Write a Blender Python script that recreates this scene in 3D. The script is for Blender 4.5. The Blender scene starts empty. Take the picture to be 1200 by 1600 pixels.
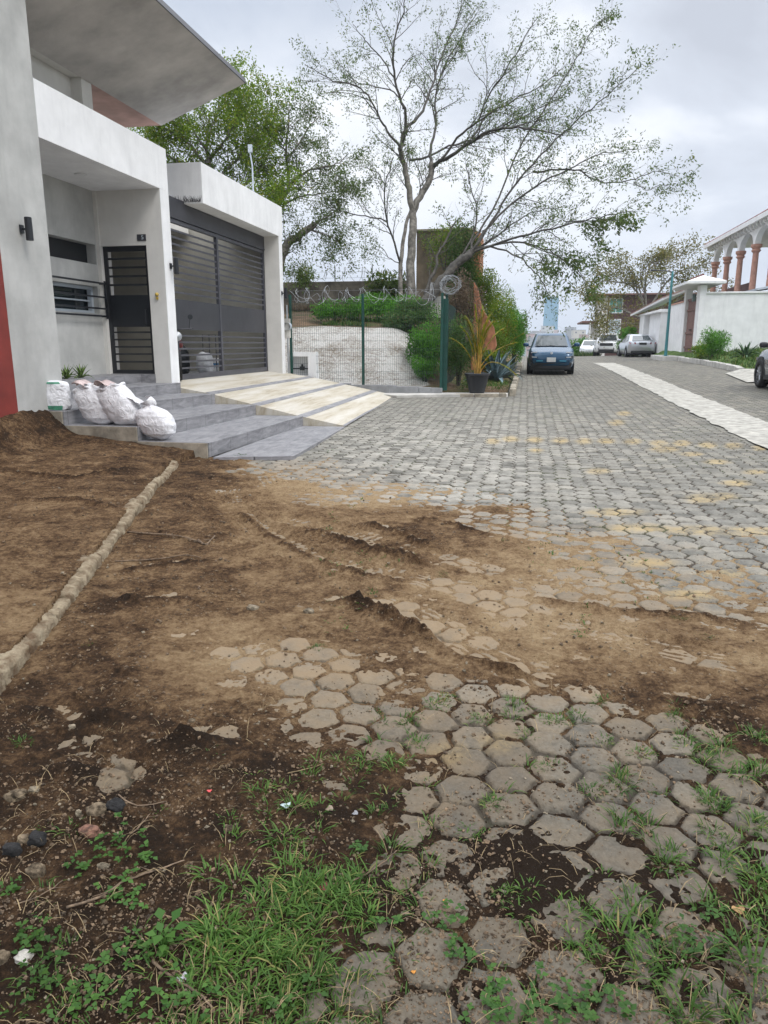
import bpy, math, random
import numpy as np
from mathutils import Vector, Matrix, Quaternion
R_ = random.Random(7)
rng = np.random.default_rng(11)
sc = bpy.context.scene
COL = sc.collection
# ------------------------------------------------------------ camera
FPX = 1140.0; HZ = 538.0; EYE = 1.55
TH = math.atan((800-HZ)/FPX); YAW = math.atan((822-600)*math.cos(TH)/FPX)
CF = Vector((-math.sin(YAW)*math.cos(TH), math.cos(YAW)*math.cos(TH), -math.sin(TH)))
CR = Vector((math.cos(YAW), math.sin(YAW), 0))
CU = Vector((-math.sin(YAW)*math.sin(TH), math.cos(YAW)*math.sin(TH), math.cos(TH)))
cam = bpy.data.cameras.new('camera'); co = bpy.data.objects.new('camera', cam); COL.objects.link(co)
cam.sensor_fit = 'VERTICAL'; cam.sensor_height = 36; cam.lens = 36*FPX/1600
cam.clip_start = .05; cam.clip_end = 8000
co.location = (0, 0, EYE); co.rotation_euler = (math.pi/2-TH, 0, YAW)
sc.camera = co
sc.render.resolution_x = 768; sc.render.resolution_y = 1024
# ------------------------------------------------------------ world
SUN_EL = math.radians(52); SUN_AZ = math.radians(118)     # high, veiled by cloud, to the right and a little behind
w = bpy.data.worlds.new('World'); sc.world = w; w.use_nodes = True
nt = w.node_tree; nt.nodes.clear()
def N(nt, t, **k):
    n = nt.nodes.new(t)
    for a, b in k.items():
        if a == 'ins':
            for i, v in b.items():
                if isinstance(v, bpy.types.NodeSocket): nt.links.new(v, n.inputs[i])
                else: n.inputs[i].default_value = v
        else: setattr(n, a, b)
    return n
out = N(nt, 'ShaderNodeOutputWorld'); bg = N(nt, 'ShaderNodeBackground')
sky = N(nt, 'ShaderNodeTexSky', sky_type='NISHITA', sun_disc=False, sun_elevation=SUN_EL, sun_rotation=SUN_AZ)
tc = N(nt, 'ShaderNodeTexCoord')
sx = N(nt, 'ShaderNodeSeparateXYZ', ins={0: tc.outputs['Generated']})
zz = N(nt, 'ShaderNodeMath', operation='ADD', ins={0: N(nt, 'ShaderNodeMath', operation='MAXIMUM', ins={0: sx.outputs[2], 1: 0.0}).outputs[0], 1: .28})
px = N(nt, 'ShaderNodeMath', operation='DIVIDE', ins={0: sx.outputs[0], 1: zz.outputs[0]})
py = N(nt, 'ShaderNodeMath', operation='DIVIDE', ins={0: sx.outputs[1], 1: zz.outputs[0]})
cv = N(nt, 'ShaderNodeCombineXYZ', ins={0: px.outputs[0], 1: py.outputs[0], 2: 3.7})
n1 = N(nt, 'ShaderNodeTexNoise', ins={'Vector': cv.outputs[0], 'Scale': 1.5, 'Detail': 7.0, 'Roughness': .52, 'Distortion': .35})
cr = N(nt, 'ShaderNodeValToRGB', ins={0: n1.outputs[0]})
e = cr.color_ramp.elements
e[0].position = .33; e[0].color = (.50, .535, .61, 1); e[1].position = .62; e[1].color = (.92, .94, .98, 1)
m1 = e.new(.46); m1.color = (.63, .675, .76, 1)
m1 = e.new(.54); m1.color = (.80, .835, .90, 1)
n2 = N(nt, 'ShaderNodeTexNoise', ins={'Vector': cv.outputs[0], 'Scale': .9, 'Detail': 3.0, 'Roughness': .5})
hole = N(nt, 'ShaderNodeMapRange', ins={0: n2.outputs[0], 1: .60, 2: .72, 3: 0.0, 4: .35})
skm = N(nt, 'ShaderNodeVectorMath', operation='SCALE', ins={0: sky.outputs[0], 'Scale': .1})
hz = N(nt, 'ShaderNodeMapRange', ins={0: sx.outputs[2], 1: 0.0, 2: .22, 3: .85, 4: 0.0})
mixh = N(nt, 'ShaderNodeMixRGB', ins={0: hz.outputs[0], 1: cr.outputs[0], 2: (.64, .70, .80, 1)})
zen = N(nt, 'ShaderNodeMapRange', interpolation_type='SMOOTHSTEP', ins={0: sx.outputs[2], 1: .36, 2: .80, 3: 1.0, 4: 2.7})
mixh = N(nt, 'ShaderNodeVectorMath', operation='SCALE', ins={0: mixh.outputs[0], 'Scale': zen.outputs[0]})
mixs = N(nt, 'ShaderNodeMixRGB', ins={0: hole.outputs[0], 1: mixh.outputs[0], 2: skm.outputs[0]})
nt.links.new(mixs.outputs[0], bg.inputs[0]); bg.inputs[1].default_value = .95
nt.links.new(bg.outputs[0], out.inputs[0])
sl = bpy.data.lights.new('sun', 'SUN'); so = bpy.data.objects.new('sun', sl); COL.objects.link(so)
sl.energy = 1.3; sl.angle = math.radians(24); sl.color = (1, .96, .9)
sd = Vector((math.cos(SUN_EL)*math.sin(SUN_AZ), math.cos(SUN_EL)*math.cos(SUN_AZ), math.sin(SUN_EL)))
so.rotation_euler = sd.to_track_quat('Z', 'Y').to_euler()
sc.view_settings.view_transform = 'Standard'; sc.view_settings.look = 'None'
sc.view_settings.exposure = 0.34; sc.view_settings.gamma = 1.0
# ------------------------------------------------------------ helpers
def ray(u, v):
    return CF + CR*((u-600)/FPX) + CU*((800-v)/FPX)
def P(u, v, x=None, y=None, z=None):
    d = ray(u, v)
    t = x/d.x if x is not None else (y/d.y if y is not None else (z-EYE)/d.z)
    return Vector((0, 0, EYE)) + d*t
def PZ(u, v, Z):
    return Vector((0, 0, EYE)) + ray(u, v)*Z
def prof(y):
    return np.interp(y, [-5, 3, 8.5, 12.7, 19, 28, 34, 40, 50, 60, 68, 90, 150, 400, 900, 9000],
                     [0, .0, .07, .10, .22, .44, .55, .62, .67, .63, .35, -2, -7, -22, -38, -40])
def base(x, y):
    return prof(y) + .025*np.clip(np.asarray(x)-4, 0, 6)
def gz(x, y): return float(base(x, y))
def GP(u, v):                                     # point of the road surface
    z = .1
    for _ in range(12):
        p = P(u, v, z=z); z = gz(p.x, p.y)
    return Vector((p.x, p.y, z))
def tag(o, label, cat, group=None, kind=None):
    if label: o['label'] = label
    if cat: o['category'] = cat
    if group: o['group'] = group
    if kind: o['kind'] = kind
    return o
def empty(name, loc=(0, 0, 0), rz=0, label=None, cat=None, group=None):
    o = bpy.data.objects.new(name, None); COL.objects.link(o); o.location = loc; o.rotation_euler = (0, 0, rz)
    o.empty_display_size = .1
    return tag(o, label, cat, group)
def copy_tree(o, parent=None):
    c = o.copy(); COL.objects.link(c); c.parent = parent
    for ch in list(o.children): copy_tree(ch, c)
    return c
class MB:
    def __init__(s): s.v = []; s.f = []; s.m = []; s.uv = None
    def add(s, vs, fs, mi=0):
        n = len(s.v); s.v += [tuple(p) for p in vs]
        for f in fs: s.f.append(tuple(i+n for i in f)); s.m.append(mi)
        return s
    def box(s, x0, x1, y0, y1, z0, z1, mi=0, M=None):
        vs = [Vector((x, y, z)) for z in (z0, z1) for y in (y0, y1) for x in (x0, x1)]
        if M: vs = [M @ q for q in vs]
        return s.add(vs, [(0, 2, 3, 1), (4, 5, 7, 6), (0, 1, 5, 4), (2, 6, 7, 3), (0, 4, 6, 2), (1, 3, 7, 5)], mi)
    def prism(s, pts, d, mi=0):                  # pts: planar polygon (Vectors), d: offset vector
        n = len(pts); pts = [Vector(p) for p in pts]; d = Vector(d)
        vs = pts + [p+d for p in pts]
        return s.add(vs, [tuple(range(n-1, -1, -1)), tuple(range(n, 2*n))] + [(i, (i+1) % n, n+(i+1) % n, n+i) for i in range(n)], mi)
    def tube(s, pts, rad, k=6, mi=0, cap=True):
        pts = [Vector(p) for p in pts]; n = len(pts)
        if not hasattr(rad, '__len__'): rad = [rad]*n
        vs = []; up = None
        for i, p in enumerate(pts):
            t = (pts[min(i+1, n-1)]-pts[max(i-1, 0)])
            if t.length < 1e-9: t = Vector((0, 0, 1))
            t.normalize()
            if up is None: up = t.orthogonal().normalized()
            up = (up - t*up.dot(t))
            up = up.normalized() if up.length > 1e-6 else t.orthogonal().normalized()
            b = t.cross(up)
            for j in range(k):
                a = 2*math.pi*j/k; vs.append(p + (up*math.cos(a)+b*math.sin(a))*rad[i])
        fs = [(i*k+j, i*k+(j+1) % k, (i+1)*k+(j+1) % k, (i+1)*k+j) for i in range(n-1) for j in range(k)]
        if cap: fs += [tuple(range(k-1, -1, -1)), tuple(range((n-1)*k, n*k))]
        return s.add(vs, fs, mi)
    def lathe(s, prof_, c, k=24, mi=0, M=None):  # prof_: (r,z)
        c = Vector(c); vs = []
        for r, z in prof_:
            for j in range(k):
                a = 2*math.pi*j/k; q = Vector((r*math.cos(a), r*math.sin(a), z))
                vs.append((M @ q if M else q)+c)
        n = len(prof_)
        return s.add(vs, [(i*k+j, i*k+(j+1) % k, (i+1)*k+(j+1) % k, (i+1)*k+j) for i in range(n-1) for j in range(k)], mi)
    def build(s, name, mat, parent=None, smooth=False, bevel=0, seg=2):
        me = bpy.data.meshes.new(name); me.from_pydata(s.v, [], s.f)
        mats = mat if isinstance(mat, (list, tuple)) else [mat]
        for m in mats: me.materials.append(m)
        if len(mats) > 1: me.polygons.foreach_set('material_index', s.m)
        if smooth: me.polygons.foreach_set('use_smooth', [True]*len(s.f))
        me.update()
        o = bpy.data.objects.new(name, me); COL.objects.link(o); o.parent = parent
        if bevel:
            b = o.modifiers.new('bevel', 'BEVEL'); b.width = bevel; b.segments = seg; b.limit_method = 'ANGLE'
        return o
def npmesh(name, V, F, mat, parent=None, smooth=False, attrs=None, flip=False):
    me = bpy.data.meshes.new(name); V = np.ascontiguousarray(V, np.float32); F = np.ascontiguousarray(F, np.int32)
    if flip: F = np.ascontiguousarray(F[:, ::-1])
    k = F.shape[1]
    me.vertices.add(len(V)); me.vertices.foreach_set('co', V.ravel())
    me.loops.add(F.size); me.loops.foreach_set('vertex_index', F.ravel())
    me.polygons.add(len(F)); me.polygons.foreach_set('loop_start', np.arange(0, F.size, k, dtype=np.int32))
    try: me.polygons.foreach_set('loop_total', np.full(len(F), k, np.int32))
    except Exception: pass
    if smooth: me.polygons.foreach_set('use_smooth', np.ones(len(F), bool))
    me.update(calc_edges=True)
    for n, a in (attrs or {}).items():
        a = np.asarray(a, np.float32)
        if a.ndim == 2:
            at = me.attributes.new(n, 'FLOAT_VECTOR', 'POINT'); at.data.foreach_set('vector', np.ascontiguousarray(a).ravel())
        else:
            at = me.attributes.new(n, 'FLOAT', 'POINT'); at.data.foreach_set('value', a.ravel())
    for m in (mat if isinstance(mat, (list, tuple)) else [mat]): me.materials.append(m)
    o = bpy.data.objects.new(name, me); COL.objects.link(o); o.parent = parent
    return o
# numpy value noise
_tab = np.random.default_rng(3).random((256, 256)).astype(np.float32)
def vn(x, y):
    xi = np.floor(x); yi = np.floor(y); fx = (x-xi).astype(np.float32); fy = (y-yi).astype(np.float32)
    fx = fx*fx*(3-2*fx); fy = fy*fy*(3-2*fy); xi = xi.astype(np.int64); yi = yi.astype(np.int64)
    a = _tab[xi & 255, yi & 255]; b = _tab[(xi+1) & 255, yi & 255]; c = _tab[xi & 255, (yi+1) & 255]; d = _tab[(xi+1) & 255, (yi+1) & 255]
    return (a+(b-a)*fx)*(1-fy)+(c+(d-c)*fx)*fy
def fbm(x, y, s, o=4, g=.5, seed=0):
    r = 0; am = 1; t = 0
    for i in range(o):
        r = r+am*vn(x*s+17.3*i+seed*7.7, y*s-9.1*i+seed*3.1); t += am; am *= g; s *= 2.03
    return r/t*2-1
def ss(a, b, x):
    t = np.clip((x-a)/(b-a), 0, 1); return t*t*(3-2*t)
# ------------------------------------------------------------ materials
def mat(name, col=(.5, .5, .5), rough=.7, metal=0, var=.12, scale=6, bump=.0, bscale=60, detail=5, col2=None, trans=0, alpha=1, spec=None, coat=0, stain=0):
    m = bpy.data.materials.new(name); m.use_nodes = True; t = m.node_tree; b = t.nodes['Principled BSDF']
    b.inputs['Roughness'].default_value = rough; b.inputs['Metallic'].default_value = metal
    b.inputs['Coat Weight'].default_value = coat
    if spec is not None: b.inputs['Specular IOR Level'].default_value = spec
    c = N(t, 'ShaderNodeTexCoord'); g = N(t, 'ShaderNodeNewGeometry')
    no = N(t, 'ShaderNodeTexNoise', ins={'Vector': g.outputs['Position'], 'Scale': scale, 'Detail': float(detail), 'Roughness': .6})
    c2 = col2 or tuple(x*(1-2*var) for x in col); c1 = tuple(min(1, x*(1+var*.6)) for x in col)
    rp = N(t, 'ShaderNodeMapRange', ins={0: no.outputs[0], 1: .35, 2: .68})
    mx = N(t, 'ShaderNodeMixRGB', ins={0: rp.outputs[0], 1: (*c2, 1), 2: (*c1, 1)})
    last = mx.outputs[0]
    if stain:
        mp = N(t, 'ShaderNodeMapping', ins={'Vector': g.outputs['Position'], 'Scale': (5, 5, .7)})
        n2 = N(t, 'ShaderNodeTexNoise', ins={'Vector': mp.outputs[0], 'Scale': 1.2, 'Detail': 6.0, 'Roughness': .65})
        r2 = N(t, 'ShaderNodeMapRange', ins={0: n2.outputs[0], 1: .5, 2: .75, 3: 0.0, 4: stain})
        mx2 = N(t, 'ShaderNodeMixRGB', ins={0: r2.outputs[0], 1: last, 2: tuple(x*.5 for x in col)+(1,)}); last = mx2.outputs[0]
    t.links.new(last, b.inputs['Base Color'])
    if bump:
        nb = N(t, 'ShaderNodeTexNoise', ins={'Vector': g.outputs['Position'], 'Scale': float(bscale), 'Detail': 5.0, 'Roughness': .65})
        bp = N(t, 'ShaderNodeBump', ins={'Height': nb.outputs[0], 'Strength': 1.0, 'Distance': bump}); t.links.new(bp.outputs[0], b.inputs['Normal'])
    if trans: b.inputs['Transmission Weight'].default_value = trans
    return m
def leafmat(name, c1, c2, c3=None, tl=.45):
    m = bpy.data.materials.new(name); m.use_nodes = True; t = m.node_tree; b = t.nodes['Principled BSDF']
    g = N(t, 'ShaderNodeNewGeometry')
    r = N(t, 'ShaderNodeValToRGB', ins={0: g.outputs['Random Per Island']})
    r.color_ramp.elements[0].color = (*c1, 1); r.color_ramp.elements[1].color = (*c2, 1)
    if c3: q = r.color_ramp.elements.new(.88); q.color = (*c2, 1); r.color_ramp.elements[-1].color = (*c3, 1)
    no = N(t, 'ShaderNodeTexNoise', ins={'Vector': g.outputs['Position'], 'Scale': 1.6, 'Detail': 3.0})
    hs = N(t, 'ShaderNodeMapRange', ins={0: no.outputs[0], 1: .35, 2: .65, 3: .7, 4: 1.3})
    vm = N(t, 'ShaderNodeVectorMath', operation='SCALE', ins={0: r.outputs[0], 'Scale': hs.outputs[0]})
    t.links.new(vm.outputs[0], b.inputs['Base Color']); b.inputs['Roughness'].default_value = .5
    b.inputs['Specular IOR Level'].default_value = .2
    tr = N(t, 'ShaderNodeBsdfTranslucent', ins={0: vm.outputs[0]}); ms = N(t, 'ShaderNodeMixShader', ins={0: tl, 1: b.outputs[0], 2: tr.outputs[0]})
    t.links.new(ms.outputs[0], t.nodes['Material Output'].inputs[0])
    return m
M = {}
M['stucco'] = mat('white_stucco', (.80, .80, .80), .85, var=.05, scale=2.2, bump=.003, bscale=40, stain=.2)
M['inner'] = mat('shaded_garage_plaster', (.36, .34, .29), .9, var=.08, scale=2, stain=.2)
M['beige'] = mat('off_white_plaster', (.68, .66, .62), .85, var=.04, scale=3, bump=.0015, bscale=120, stain=.10)
M['plaster'] = mat('grey_polished_plaster', (.47, .47, .45), .75, var=.12, scale=1.6, detail=8, bump=.002, bscale=30, stain=.25)
M['slabmat'] = mat('grey_polished_concrete', (.50, .47, .44), .7, var=.2, scale=.9, detail=9, bump=.002, bscale=25)
M['soffit'] = mat('terracotta_soffit', (.40, .24, .20), .8, var=.15, scale=2)
M['red'] = mat('red_paint', (.20, .026, .018), .7, var=.12, scale=3, bump=.001, stain=.2)
M['black'] = mat('black_metal', (.012, .014, .018), .4, var=.1)
M['char'] = mat('charcoal_metal', (.045, .046, .055), .42, var=.1, scale=4)
M['charslat'] = mat('charcoal_slat', (.07, .071, .085), .4, var=.1, scale=4)
M['glass'] = mat('dark_glass', (.02, .03, .035), .05, var=.05, spec=.8)
M['alu'] = mat('pale_frame', (.45, .5, .55), .4, var=.05)
M['conc'] = mat('raw_concrete', (.36, .32, .25), .9, var=.25, scale=5, bump=.006, bscale=40, stain=.4)
M['dark_green'] = mat('green_coated_steel', (.005, .06, .045), .45, var=.15)
M['wire'] = mat('galvanised_wire', (.4, .42, .44), .45, metal=.6, var=.1)
M['greywire'] = mat('green_wire', (.02, .05, .045), .5, var=.1)
M['brass'] = mat('yellow_brass', (.5, .35, .06), .5)
M['whitep'] = mat('white_plastic', (.7, .7, .7), .5, var=.04)
M['oldwall'] = mat('weathered_wall', (.17, .15, .12), .95, var=.35, scale=1.5, detail=8, bump=.01, bscale=15, stain=.5)
M['tower'] = mat('weathered_tower', (.25, .20, .14), .95, var=.3, scale=1.2, detail=8, bump=.01, bscale=15, stain=.5)
M['orange'] = mat('orange_render', (.48, .20, .10), .9, var=.3, scale=2.5, detail=8, bump=.006, bscale=20, stain=.4)
M['bark'] = mat('pale_bark', (.24, .22, .19), .9, var=.3, scale=8, bump=.01, bscale=30)
M['barkd'] = mat('dark_bark', (.085, .078, .068), .9, var=.3, scale=8, bump=.01, bscale=30)
M['block'] = mat('grey_concrete_block', (.27, .275, .28), .9, var=.12, scale=4, bump=.003, bscale=60, stain=.3)
M['wconc'] = mat('pale_concrete', (.55, .53, .49), .9, var=.15, scale=2.5, detail=8, bump=.004, bscale=50, stain=.25)
M['potm'] = mat('black_plastic', (.016, .018, .022), .5, var=.1)
M['soilp'] = mat('potting_soil', (.05, .035, .022), .95, var=.3, scale=30, bump=.01)
M['teal'] = mat('teal_paint', (.05, .22, .24), .5, var=.1)
M['woodred'] = mat('red_brown_wood', (.21, .105, .085), .7, var=.15, scale=6)
M['roofred'] = mat('red_clay_tile', (.26, .07, .055), .8, var=.3, scale=4)
M['salmon'] = mat('salmon_stone', (.50, .27, .20), .8, var=.12, scale=5)
M['brownw'] = mat('brown_facade', (.11, .055, .05), .85, var=.15, scale=.8)
M['rockc'] = mat('stone', (.20, .155, .105), .95, var=.4, scale=40, bump=.012, bscale=70, spec=.1)
M['rockw'] = mat('pale_stone', (.28, .235, .17), .95, var=.35, scale=40, bump=.012, bscale=70, spec=.1)
M['rockr'] = mat('red_brown_stone', (.20, .10, .065), .9, var=.4, scale=40, bump=.004, bscale=90)
M['lime'] = mat('limestone', (.55, .52, .46), .9, var=.2, scale=30, bump=.006, bscale=70)
M['rockd'] = mat('charred_stone', (.018, .017, .017), .9, var=.4, scale=30, bump=.01, bscale=80)
M['twig'] = mat('dry_twig', (.20, .14, .09), .9, var=.35, scale=40, bump=.002, bscale=200)
M['straw'] = mat('dry_straw', (.26, .19, .10), .9, var=.3, scale=40)
M['tyre'] = mat('tyre_rubber', (.012, .012, .013), .8)
M['rim'] = mat('alloy_rim', (.35, .36, .38), .3, metal=.8)
M['leafA'] = leafmat('sparse_leaf', (.06, .10, .025), (.12, .18, .045), (.20, .19, .05))
M['leafB'] = leafmat('yellow_green_leaf', (.09, .17, .018), (.20, .29, .025), (.30, .26, .03))
M['leafC'] = leafmat('bush_leaf', (.06, .18, .02), (.12, .30, .03))
M['leafD'] = leafmat('hedge_leaf', (.09, .19, .02), (.22, .33, .03), (.36, .22, .05))
M['leafE'] = leafmat('olive_leaf', (.11, .115, .03), (.20, .19, .05), (.28, .19, .07))
M['vine'] = leafmat('vine_leaf', (.05, .11, .03), (.10, .18, .05), (.2, .16, .08))
M['dry'] = leafmat('dry_vine', (.12, .09, .06), (.22, .17, .12))
M['grass'] = leafmat('grass_blade', (.03, .075, .012), (.08, .15, .028), (.25, .20, .08), tl=.26)
M['weed'] = leafmat('weed_leaf', (.028, .075, .014), (.06, .13, .025), tl=.22)
M['palm'] = leafmat('palm_leaflet', (.12, .17, .012), (.26, .24, .02), (.42, .22, .03))
M['palmstem'] = mat('palm_stem', (.42, .25, .04), .6, var=.2)
M['agave'] = mat('agave_leaf', (.17, .25, .27), .55, var=.2, scale=8)
M['succ'] = mat('succulent_leaf', (.16, .26, .05), .5, var=.25, scale=20)
M['agaveg'] = mat('green_agave', (.10, .19, .09), .55, var=.2, scale=8)
# woven white sack
def sackmat():
    m = mat('woven_sack', (.74, .74, .76), .55, var=.08, scale=10, stain=.22)
    t = m.node_tree; b = t.nodes['Principled BSDF']; g = N(t, 'ShaderNodeNewGeometry')
    w1 = N(t, 'ShaderNodeTexNoise', ins={'Vector': g.outputs['Position'], 'Scale': 9.0, 'Detail': 4.0, 'Distortion': 1.6})
    bp = N(t, 'ShaderNodeBump', ins={'Height': w1.outputs[0], 'Distance': .03, 'Strength': .8}); t.links.new(bp.outputs[0], b.inputs['Normal'])
    return m
M['sack'] = sackmat()
M['sackpink'] = mat('pink_lining', (.55, .44, .42), .6, var=.15, scale=14, bump=.01, bscale=30)
M['sackgreen'] = mat('green_print', (.07, .27, .17), .6, var=.2, scale=20)
def tilemat():
    m = bpy.data.materials.new('slate_tile'); m.use_nodes = True; t = m.node_tree; b = t.nodes['Principled BSDF']
    g = N(t, 'ShaderNodeNewGeometry')
    mp = N(t, 'ShaderNodeMapping', ins={'Vector': g.outputs['Position'], 'Scale': (3, 1.1, 6)})
    n = N(t, 'ShaderNodeTexNoise', ins={'Vector': mp.outputs[0], 'Scale': 2.6, 'Detail': 9.0, 'Roughness': .68, 'Distortion': .6})
    r = N(t, 'ShaderNodeValToRGB', ins={0: n.outputs[0]}); e = r.color_ramp.elements
    e[0].position = .30; e[0].color = (.13, .13, .14, 1); e[1].position = .72; e[1].color = (.33, .325, .335, 1)
    sy = N(t, 'ShaderNodeSeparateXYZ', ins={0: g.outputs['Position']})
    fr = N(t, 'ShaderNodeMath', operation='WRAP', ins={0: sy.outputs[1], 1: .6, 2: 0.0})
    gr = N(t, 'ShaderNodeMath', operation='LESS_THAN', ins={0: fr.outputs[0], 1: .006})
    mx = N(t, 'ShaderNodeMixRGB', ins={0: gr.outputs[0], 1: r.outputs[0], 2: (.06, .06, .065, 1)})
    t.links.new(mx.outputs[0], b.inputs['Base Color']); b.inputs['Roughness'].default_value = .55
    n3 = N(t, 'ShaderNodeTexNoise', ins={'Vector': g.outputs['Position'], 'Scale': 20.0, 'Detail': 5.0})
    rr = N(t, 'ShaderNodeMapRange', ins={0: n3.outputs[0], 3: .35, 4: .75}); t.links.new(rr.outputs[0], b.inputs['Roughness'])
    return m
M['tile'] = tilemat()
def rampmat():
    m = bpy.data.materials.new('streaked_concrete'); m.use_nodes = True; t = m.node_tree; b = t.nodes['Principled BSDF']
    g = N(t, 'ShaderNodeNewGeometry')
    mp = N(t, 'ShaderNodeMapping', ins={'Vector': g.outputs['Position'], 'Scale': (3.2, .35, 1)})
    n = N(t, 'ShaderNodeTexNoise', ins={'Vector': mp.outputs[0], 'Scale': 1.6, 'Detail': 9.0, 'Roughness': .7, 'Distortion': .3})
    r = N(t, 'ShaderNodeValToRGB', ins={0: n.outputs[0]}); e = r.color_ramp.elements
    e[0].position = .28; e[0].color = (.28, .23, .16, 1); e[1].position = .60; e[1].color = (.52, .49, .43, 1); q = e.new(.44); q.color = (.44, .395, .31, 1)
    t.links.new(r.outputs[0], b.inputs['Base Color']); b.inputs['Roughness'].default_value = .8
    nb = N(t, 'ShaderNodeTexNoise', ins={'Vector': g.outputs['Position'], 'Scale': 70.0, 'Detail': 4.0})
    bp = N(t, 'ShaderNodeBump', ins={'Height': nb.outputs[0], 'Distance': .002}); t.links.new(bp.outputs[0], b.inputs['Normal'])
    return m
M['ramp'] = rampmat()
# ---- ground materials
def attr(t, n): return N(t, 'ShaderNodeAttribute', attribute_name=n)
def mth(t, op, a, b=0.0, c=None):
    ins = {0: a, 1: b}
    if c is not None: ins[2] = c
    return N(t, 'ShaderNodeMath', operation=op, ins=ins).outputs[0]
CXP, RYP = .162, .187
def roadmat():
    m = bpy.data.materials.new('hexagonal_pavers'); m.use_nodes = True; t = m.node_tree; b = t.nodes['Principled BSDF']
    g = N(t, 'ShaderNodeNewGeometry'); hx = attr(t, 'hex').outputs['Vector']
    S = (2*CXP, RYP, 1.0); Hh = (CXP, RYP/2, .5)
    def cell(off):
        p = N(t, 'ShaderNodeVectorMath', operation='SUBTRACT', ins={0: hx, 1: off}).outputs[0]
        wv = N(t, 'ShaderNodeVectorMath', operation='WRAP', ins={0: p, 1: S, 2: (0, 0, 0)}).outputs[0]
        return N(t, 'ShaderNodeVectorMath', operation='SUBTRACT', ins={0: wv, 1: Hh}).outputs[0]
    A = cell((0, 0, 0)); B = cell((CXP, RYP/2, 0))
    zero = N(t, 'ShaderNodeVectorMath', operation='MULTIPLY', ins={0: A, 1: (1, 1, 0)}).outputs[0]
    zerB = N(t, 'ShaderNodeVectorMath', operation='MULTIPLY', ins={0: B, 1: (1, 1, 0)}).outputs[0]
    la = N(t, 'ShaderNodeVectorMath', operation='LENGTH', ins={0: zero}).outputs['Value']
    lb = N(t, 'ShaderNodeVectorMath', operation='LENGTH', ins={0: zerB}).outputs['Value']
    k = mth(t, 'LESS_THAN', lb, la)
    gv = N(t, 'ShaderNodeMixRGB', ins={0: k, 1: zero, 2: zerB}).outputs[0]
    idv = N(t, 'ShaderNodeVectorMath', operation='SUBTRACT', ins={0: hx, 1: gv}).outputs[0]
    sn = N(t, 'ShaderNodeVectorMath', operation='SNAP', ins={0: N(t, 'ShaderNodeVectorMath', operation='ADD', ins={0: idv, 1: (.02, .02, .02)}).outputs[0], 1: (CXP/2, RYP/4, 1)}).outputs[0]
    wn = N(t, 'ShaderNodeTexWhiteNoise', noise_dimensions='3D', ins={'Vector': sn})
    ab = N(t, 'ShaderNodeVectorMath', operation='ABSOLUTE', ins={0: gv}).outputs[0]
    sp = N(t, 'ShaderNodeSeparateXYZ', ins={0: ab})
    d1 = mth(t, 'ADD', mth(t, 'MULTIPLY', sp.outputs[1], .5), mth(t, 'MULTIPLY', sp.outputs[0], .866))
    d = mth(t, 'SUBTRACT', RYP/2, mth(t, 'MAXIMUM', sp.outputs[1], d1))
    nn = N(t, 'ShaderNodeTexNoise', ins={'Vector': hx, 'Scale': 22.0, 'Detail': 5.0, 'Roughness': .6}).outputs[0]
    d = mth(t, 'ADD', d, mth(t, 'MULTIPLY', mth(t, 'SUBTRACT', nn, .5), .030))
    joint = N(t, 'ShaderNodeMapRange', ins={0: d, 1: .004, 2: .014, 3: 1.0, 4: 0.0}).outputs[0]
    fine = N(t, 'ShaderNodeTexNoise', ins={'Vector': g.outputs['Position'], 'Scale': 55.0, 'Detail': 8.0, 'Roughness': .7}).outputs[0]
    mid = N(t, 'ShaderNodeTexNoise', ins={'Vector': g.outputs['Position'], 'Scale': 5.5, 'Detail': 7.0, 'Roughness': .65}).outputs[0]
    big = N(t, 'ShaderNodeTexNoise', ins={'Vector': g.outputs['Position'], 'Scale': .9, 'Detail': 5.0, 'Roughness': .6}).outputs[0]
    # paver colour
    cr = N(t, 'ShaderNodeValToRGB', ins={0: wn.outputs[0]}); e = cr.color_ramp.elements
    e[0].color = (.13, .124, .107, 1); e[1].color = (.228, .21, .172, 1)
    q = e.new(.3); q.color = (.157, .151, .131, 1); q = e.new(.8); q.color = (.19, .178, .149, 1)
    fm = N(t, 'ShaderNodeMapRange', ins={0: fine, 1: .3, 2: .7, 3: .62, 4: 1.35}).outputs[0]
    mm = N(t, 'ShaderNodeMapRange', ins={0: mid, 1: .3, 2: .7, 3: .75, 4: 1.22}).outputs[0]
    c = N(t, 'ShaderNodeVectorMath', operation='SCALE', ins={0: cr.outputs[0], 'Scale': mth(t, 'MULTIPLY', fm, mm)}).outputs[0]
    # white residue
    wa = attr(t, 'white').outputs['Fac']
    wf = mth(t, 'MULTIPLY', wa, N(t, 'ShaderNodeMapRange', ins={0: mth(t, 'ADD', mth(t, 'MULTIPLY', mid, .85), mth(t, 'MULTIPLY', wn.outputs[0], .15)), 1: .36, 2: .66}).outputs[0])
    c = N(t, 'ShaderNodeMixRGB', ins={0: wf, 1: c, 2: (.36, .345, .305, 1)}).outputs[0]
    # yellow paint
    ya = attr(t, 'yellow').outputs['Fac']
    yf = mth(t, 'MULTIPLY', mth(t, 'MULTIPLY', ya, .75), N(t, 'ShaderNodeMapRange', ins={0: mth(t, 'ADD', mth(t, 'MULTIPLY', mid, .6), mth(t, 'MULTIPLY', fine, .4)), 1: .38, 2: .58}).outputs[0])
    c = N(t, 'ShaderNodeMixRGB', ins={0: yf, 1: c, 2: (.40, .29, .12, 1)}).outputs[0]
    # tan dust film
    da = attr(t, 'dust').outputs['Fac']
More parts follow.
